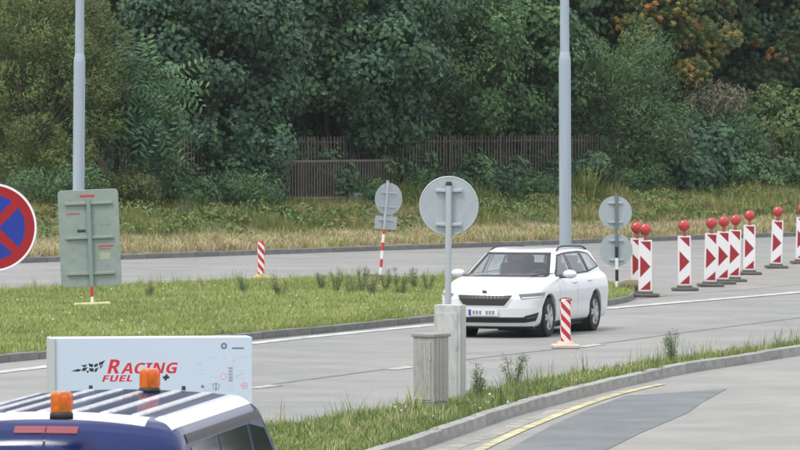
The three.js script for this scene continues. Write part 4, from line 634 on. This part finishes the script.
// ---------------------------------------------------------------- blue van with beacons
{
  const blue = phys([0.009, 0.02, 0.095], { roughness: 0.16, specularIntensity: 0.5 }), stripe = phys([0.72, 0.74, 0.77], { roughness: 0.4, clearcoat: 0.6 }), trim = std([0.02, 0.02, 0.022], { roughness: 0.5 });
  const TOP = 1.88, prof = [[-2.36, 0.3], [-2.42, 0.9], [-2.365, 1.55], [-2.335, 1.66], [-2.3, 1.73], [-2.25, 1.785], [-2.18, 1.83], [-2.08, 1.862], [-1.92, TOP], [0.75, TOP + 0.005], [1.05, 1.84], [1.85, 1.18], [2.25, 1.06], [2.4, 0.85], [2.42, 0.35], [2.3, 0.22], [-2.2, 0.24]];
  const WB = [1.5, -1.35], WR = 0.33;
  const f = (x, y, z) => {
    const az = Math.abs(z), w = 1.0 - 0.21 * clamp((y - 1.0) / 0.88, 0, 1.1) - 0.04 * Math.pow(Math.max(0, (0.6 - y) / 0.4), 2), n = Math.pow(az / 0.9, 2.5);
    let d = smax(polyDist(prof, x > 0 ? x + 0.2 * n * smooth(0.6, 1.6, x) : x - 0.12 * n * smooth(-1.6, -2.3, x), y + 0.045 * (az / 0.75) ** 2 * smooth(1.5, 1.8, y)), az - w, 0.13);
    for (const wx of WB) d = smax(d, -Math.max(Math.hypot(x - wx, y - WR) - 0.38, 0.5 - az), 0.02);
    return d;
  };
  const t = thing('blue_van', 'dark blue van with white roof stripes and two amber beacons', 'van'); const th = R(7.7); t.rotation.y = Math.PI / 2 - th;
  part('body', surface(f, [-2.55, 0.1, -1.05], [2.55, 1.98, 1.05], 0.03), blue, t);
  const P = (name, start, nu, nv, off, m, parent = t) => part(name, drape(f, start, nu, nv, off), m, parent);
  for (let k = 0; k < 6; k++) { const z = -0.5 + k * 0.2; P('roof_stripe', onTop([[-1.93, z - 0.022], [-1.93, z + 0.022], [0.86, z + 0.02], [0.86, z - 0.02]]), 3, 24, 0.007, stripe); }
  P('roof_end_band', onTop([[-2.13, -0.6], [-2.13, 0.6], [-1.95, 0.6], [-1.95, -0.6]]), 48, 14, 0.006, stripe);
  for (const s of [-1, 1]) P('roof_side_band', (u, v) => { const x = lerp(-2.08 + 0.1 * v, 0.98, u), a = R(lerp(29, 45, v)); return [V(x, 1.55 + 2 * Math.sin(a), s * (0.35 + 2 * Math.cos(a))), V(0, -Math.sin(a), -s * Math.cos(a))]; }, 44, 12, 0.0065, stripe);
  for (const s of [-1, 1]) { P('roof_seam', onTop([[-1.93, s * 0.556], [-1.93, s * 0.566], [0.95, s * 0.556], [0.95, s * 0.546]]), 2, 24, 0.003, trim); part('roof_fixing', cyl(0.012, 0.016, 0.03, 8, 0.84, TOP - 0.005, s * 0.32), trim, t); }
  for (const s of [-1, 1]) {
    const D = P('rear_door', fromFront(-1, s > 0 ? [[0.008, 0.45], [0.84, 0.45], [0.7, 1.735], [0.008, 1.75]] : [[-0.84, 0.45], [-0.008, 0.45], [-0.008, 1.75], [-0.7, 1.735]]), 14, 18, 0.006, blue);
    P('window', fromFront(-1, s > 0 ? [[0.07, 1.12], [0.72, 1.12], [0.63, 1.68], [0.07, 1.69]] : [[-0.72, 1.12], [-0.07, 1.12], [-0.07, 1.69], [-0.63, 1.68]]), 12, 10, 0.01, phys([0.012, 0.022, 0.09], { roughness: 0.1, specularIntensity: 0.6 }), D);
    P('brake_light', fromFront(-1, s > 0 ? [[0.004, 1.765], [0.2, 1.763], [0.2, 1.8], [0.004, 1.802]] : [[-0.2, 1.763], [-0.004, 1.765], [-0.004, 1.802], [-0.2, 1.8]]), 6, 3, 0.009, phys([0.22, 0.03, 0.045], { roughness: 0.3 }));
    P('tail_light', fromFront(-1, s > 0 ? [[0.86, 0.8], [0.92, 0.8], [0.86, 1.25], [0.82, 1.25]] : [[-0.92, 0.8], [-0.86, 0.8], [-0.82, 1.25], [-0.86, 1.25]]), 3, 8, 0.008, phys([0.35, 0.02, 0.02], { roughness: 0.2 }));
    for (const c of [[[-1.95, 1.14], [-0.92, 1.14], [-0.92, 1.68], [-1.86, 1.66]], [[-0.84, 1.14], [0.3, 1.14], [0.3, 1.68], [-0.84, 1.68]]]) P('side_window', onSide(s, c), 14, 10, 0.005, glass);
    const F = P('front_door', onSide(s, [[0.36, 0.35], [1.1, 0.4], [1.42, 1.08], [0.36, 1.1]]), 12, 10, 0.005, blue); P('window', onSide(s, [[0.38, 1.14], [1.42, 1.14], [0.93, 1.62], [0.38, 1.68]]), 12, 10, 0.005, glass, F);
    P('window_trim', onSide(s, [[-1.95, 1.69], [0.93, 1.69], [0.9, 1.745], [-1.95, 1.745]]), 40, 2, 0.006, trim);
    const m = part('mirror', rbox(0.13, 0.24, 0.19, 0.05, 1.28, 1.28, s * 1.06), blackPlastic, t); part('mirror_arm', rbox(0.06, 0.06, 0.16, 0.02, 1.3, 1.2, s * 0.94), blackPlastic, m);
    for (const x of WB) { wheel(t, x, WR, s, WR, 0.8); part('wheel_well', new THREE.CylinderGeometry(0.375, 0.375, 0.36, 24, 1, true).rotateX(Math.PI / 2).translate(x, WR, s * 0.68), darkWell, t); }
  }
  P('windscreen', fromFront(1, [[-0.72, 1.22], [0.72, 1.22], [0.6, 1.76], [-0.6, 1.76]]), 18, 10, 0.005, glass);
  part('bumper', rbox(0.16, 0.24, 1.72, 0.05, -2.42, 0.42, 0), trim, t); part('underbody', box(4.2, 0.14, 1.5, 0, 0.24, 0), darkWell, t);
  for (const x of WB) part('axle', box(0.6, 0.5, 0.9, x, 0.45, 0), darkWell, t);
  const corner = V(-2.1, 1.83, 0.71).applyQuaternion(t.quaternion), goal = g(163, 424, 1.83); t.position.set(goal.x - corner.x, 0.01, goal.z - corner.z);
  t.updateMatrixWorld(); const inv = t.matrixWorld.clone().invert();
  const amber = new THREE.MeshPhysicalMaterial({ color: new THREE.Color().setRGB(0.95, 0.33, 0.015), roughness: 0.18, transmission: 0.72, thickness: 0, clearcoat: 0.6 });
  for (const [px, py] of [[61.5, 418], [149.5, 393]]) {
    const p = g(px, py, TOP + 0.005).applyMatrix4(inv), b = new THREE.Group(); b.name = 'warning_beacon'; b.position.copy(p); b.position.y = TOP - 0.012; t.add(b);
    part('base', new THREE.LatheGeometry([[0.001, 0], [0.073, 0], [0.073, 0.03], [0.068, 0.045], [0.001, 0.045]].map(q => new THREE.Vector2(...q)), 28), blackPlastic, b);
        part('lens', new THREE.LatheGeometry([[0.066, 0.044], [0.068, 0.06], [0.0665, 0.09], [0.0675, 0.1], [0.0655, 0.13], [0.0665, 0.14], [0.062, 0.162], [0.05, 0.172], [0.001, 0.175]].map(q => new THREE.Vector2(...q)), 32), amber, b);
    for (let i = 0; i < 14; i++) { const a = i / 14 * Math.PI * 2; if (i % 2) part('lens_rib', new THREE.CapsuleGeometry(0.0055, 0.09, 3, 6).translate(Math.cos(a) * 0.0665, 0.105, Math.sin(a) * 0.0665), amber, b); }
    part('reflector', new THREE.SphereGeometry(0.042, 16, 10, 0, Math.PI).translate(0, 0.1, 0), phys([0.45, 0.17, 0.03], { roughness: 0.3, metalness: 0.3 }), b); part('bulb', cyl(0.016, 0.016, 0.08, 10, 0, 0.05), std([0.08, 0.05, 0.03]), b);
  }
}

// ---------------------------------------------------------------- promotional panel
{
  const d = 50, s = FOCAL / d, c = at(154, 337.5, d), H = c.y, W = 196 / s / Math.cos(R(9)), t = thing('promotional_panel', 'white box-shaped advertising panel reading racing fuel behind the van', 'advertising panel', V(c.x, 0, c.z), R(9));
  const D = 0.36, white = phys([0.46, 0.5, 0.54], { roughness: 0.45 });
  const art = canvasTex(2048, 1024, (x, w, h) => {
    const X = px => (px - 57) / 196 * w, Y = py => (py - 337.5) / 98 * h, k = w / 196;
    x.fillStyle = '#b9c6d3'; x.fillRect(0, 0, w, h);
    const text = (str, px, py, size, col, sx = 1, skew = -0.22, weight = 'bold') => { x.save(); x.translate(X(px), Y(py)); x.transform(sx, 0, skew * sx, 1, 0, 0); x.fillStyle = col; x.font = `${weight} ${size * k}px sans-serif`; x.fillText(str, 0, 0); x.strokeStyle = col; x.lineWidth = 0.2 * k; x.strokeText(str, 0, 0); x.restore(); };
    const red = '#c4232f';
    text('R', 106.5, 371.8, 19.5, red, 1.08); text('ACING', 122, 371.8, 14.6, red, 1.2); text('FUEL', 102, 379.8, 8.8, red, 1.5, -0.22, 'bold'); 
    x.save(); x.translate(X(167), Y(376)); x.transform(1, 0, -0.2, 1, 0, 0); x.fillStyle = '#1b1f28'; x.fillRect(-3.2 * k, -1.2 * k, 6.4 * k, 2.4 * k); x.fillRect(-1.2 * k, -3 * k, 2.4 * k, 6 * k); x.restore();
    x.fillStyle = '#1c212b'; const q = (...p) => { x.beginPath(); p.forEach(([a, b], i) => i ? x.lineTo(X(a), Y(b)) : x.moveTo(X(a), Y(b))); x.fill(); };
    q([72, 369.2], [79, 367], [83, 367.5], [80, 369.6]); q([82, 363.5], [88.5, 362.6], [86, 365.5]); q([84, 366], [89, 365.3], [86.5, 368.8], [82.8, 369.2]); q([87, 369.2], [90.5, 368.5], [89, 371.3]); q([89.5, 361.5], [94.5, 362.5], [93.5, 365.5], [90.5, 364.6]); q([90, 366], [95, 366.6], [94.6, 370], [91, 369.4]); q([95.5, 362.7], [99.5, 361.2], [98.4, 364.4], [95, 365.6]); q([96, 367], [100, 365.2], [97.5, 369.8], [95.4, 370.4]); q([100.5, 360.6], [106.5, 358.5], [103.6, 362.5], [99.8, 364]); q([101, 364.5], [104.6, 362.6], [101.4, 367.2]);
    // faint line drawing and small emblems on the right
    x.strokeStyle = 'rgba(140,152,168,0.4)'; x.lineWidth = 0.5 * k; const r = rng(9); for (let i = 0; i < 26; i++) { const a = 198 + r() * 50, b = 355 + r() * 40; x.beginPath(); x.moveTo(X(a), Y(b)); x.lineTo(X(a + (r() - 0.5) * 12), Y(b)); x.lineTo(X(a + (r() - 0.5) * 14), Y(b + (r() - 0.5) * 10)); x.stroke(); }
    const ring = (a, b, R0, col, fill) => { x.beginPath(); x.arc(X(a), Y(b), R0 * k, 0, 7); if (fill) { x.fillStyle = col; x.fill(); } else { x.strokeStyle = col; x.lineWidth = 0.9 * k; x.stroke(); } };
    ring(225, 345.2, 3.2, '#5f6a78', true); ring(225, 345.2, 1.6, '#a9b5c2', true); x.fillStyle = '#6a7482'; x.fillRect(X(233), Y(346.6), 12 * k, 1.8 * k); ring(217, 385.5, 3.2, '#7e8997'); x.fillStyle = '#6d7785'; x.fillRect(X(216.4), Y(382.5), 1.2 * k, 6 * k); ring(203.5, 385.5, 1.7, '#6d7785', true); ring(224.5, 375.5, 3, '#d3969c'); ring(245.5, 385, 3, '#cd8d95'); ring(245.5, 385, 1.3, '#cd8d95', true); ring(235, 360, 1.3, '#d7a3a9'); ring(195, 392, 1.6, '#d7a3a9', true);
    x.fillStyle = 'rgba(118,128,142,0.75)'; for (let i = 0; i < 5; i++) x.fillRect(X(229.5), Y(366.5 + i * 3), 4.2 * k, 2 * k);
  });
  part('box_body', rbox(W, H - 0.06, D, 0.012, 0, (H + 0.06) / 2, -D / 2), white, t);
  const fw = W - 0.01, fh = 98 / 196 * fw, face = new THREE.PlaneGeometry(fw, fh).translate(0, H - 0.012 - fh / 2, 0.003); part('print', face, new THREE.MeshStandardMaterial({ map: art, roughness: 0.45 }), t);
  part('side_frame', rbox(0.05, H - 0.02, D + 0.05, 0.012, -W / 2 - 0.022, H / 2 + 0.01, -D / 2), std([0.42, 0.45, 0.43], { roughness: 0.6 }), t);
  for (const e of [-1, 1]) part('foot', rbox(0.1, 0.06, D + 0.3, 0.015, e * W * 0.42, 0.03, -D / 2), blackPlastic, t);
}
renderer.render(scene, camera);
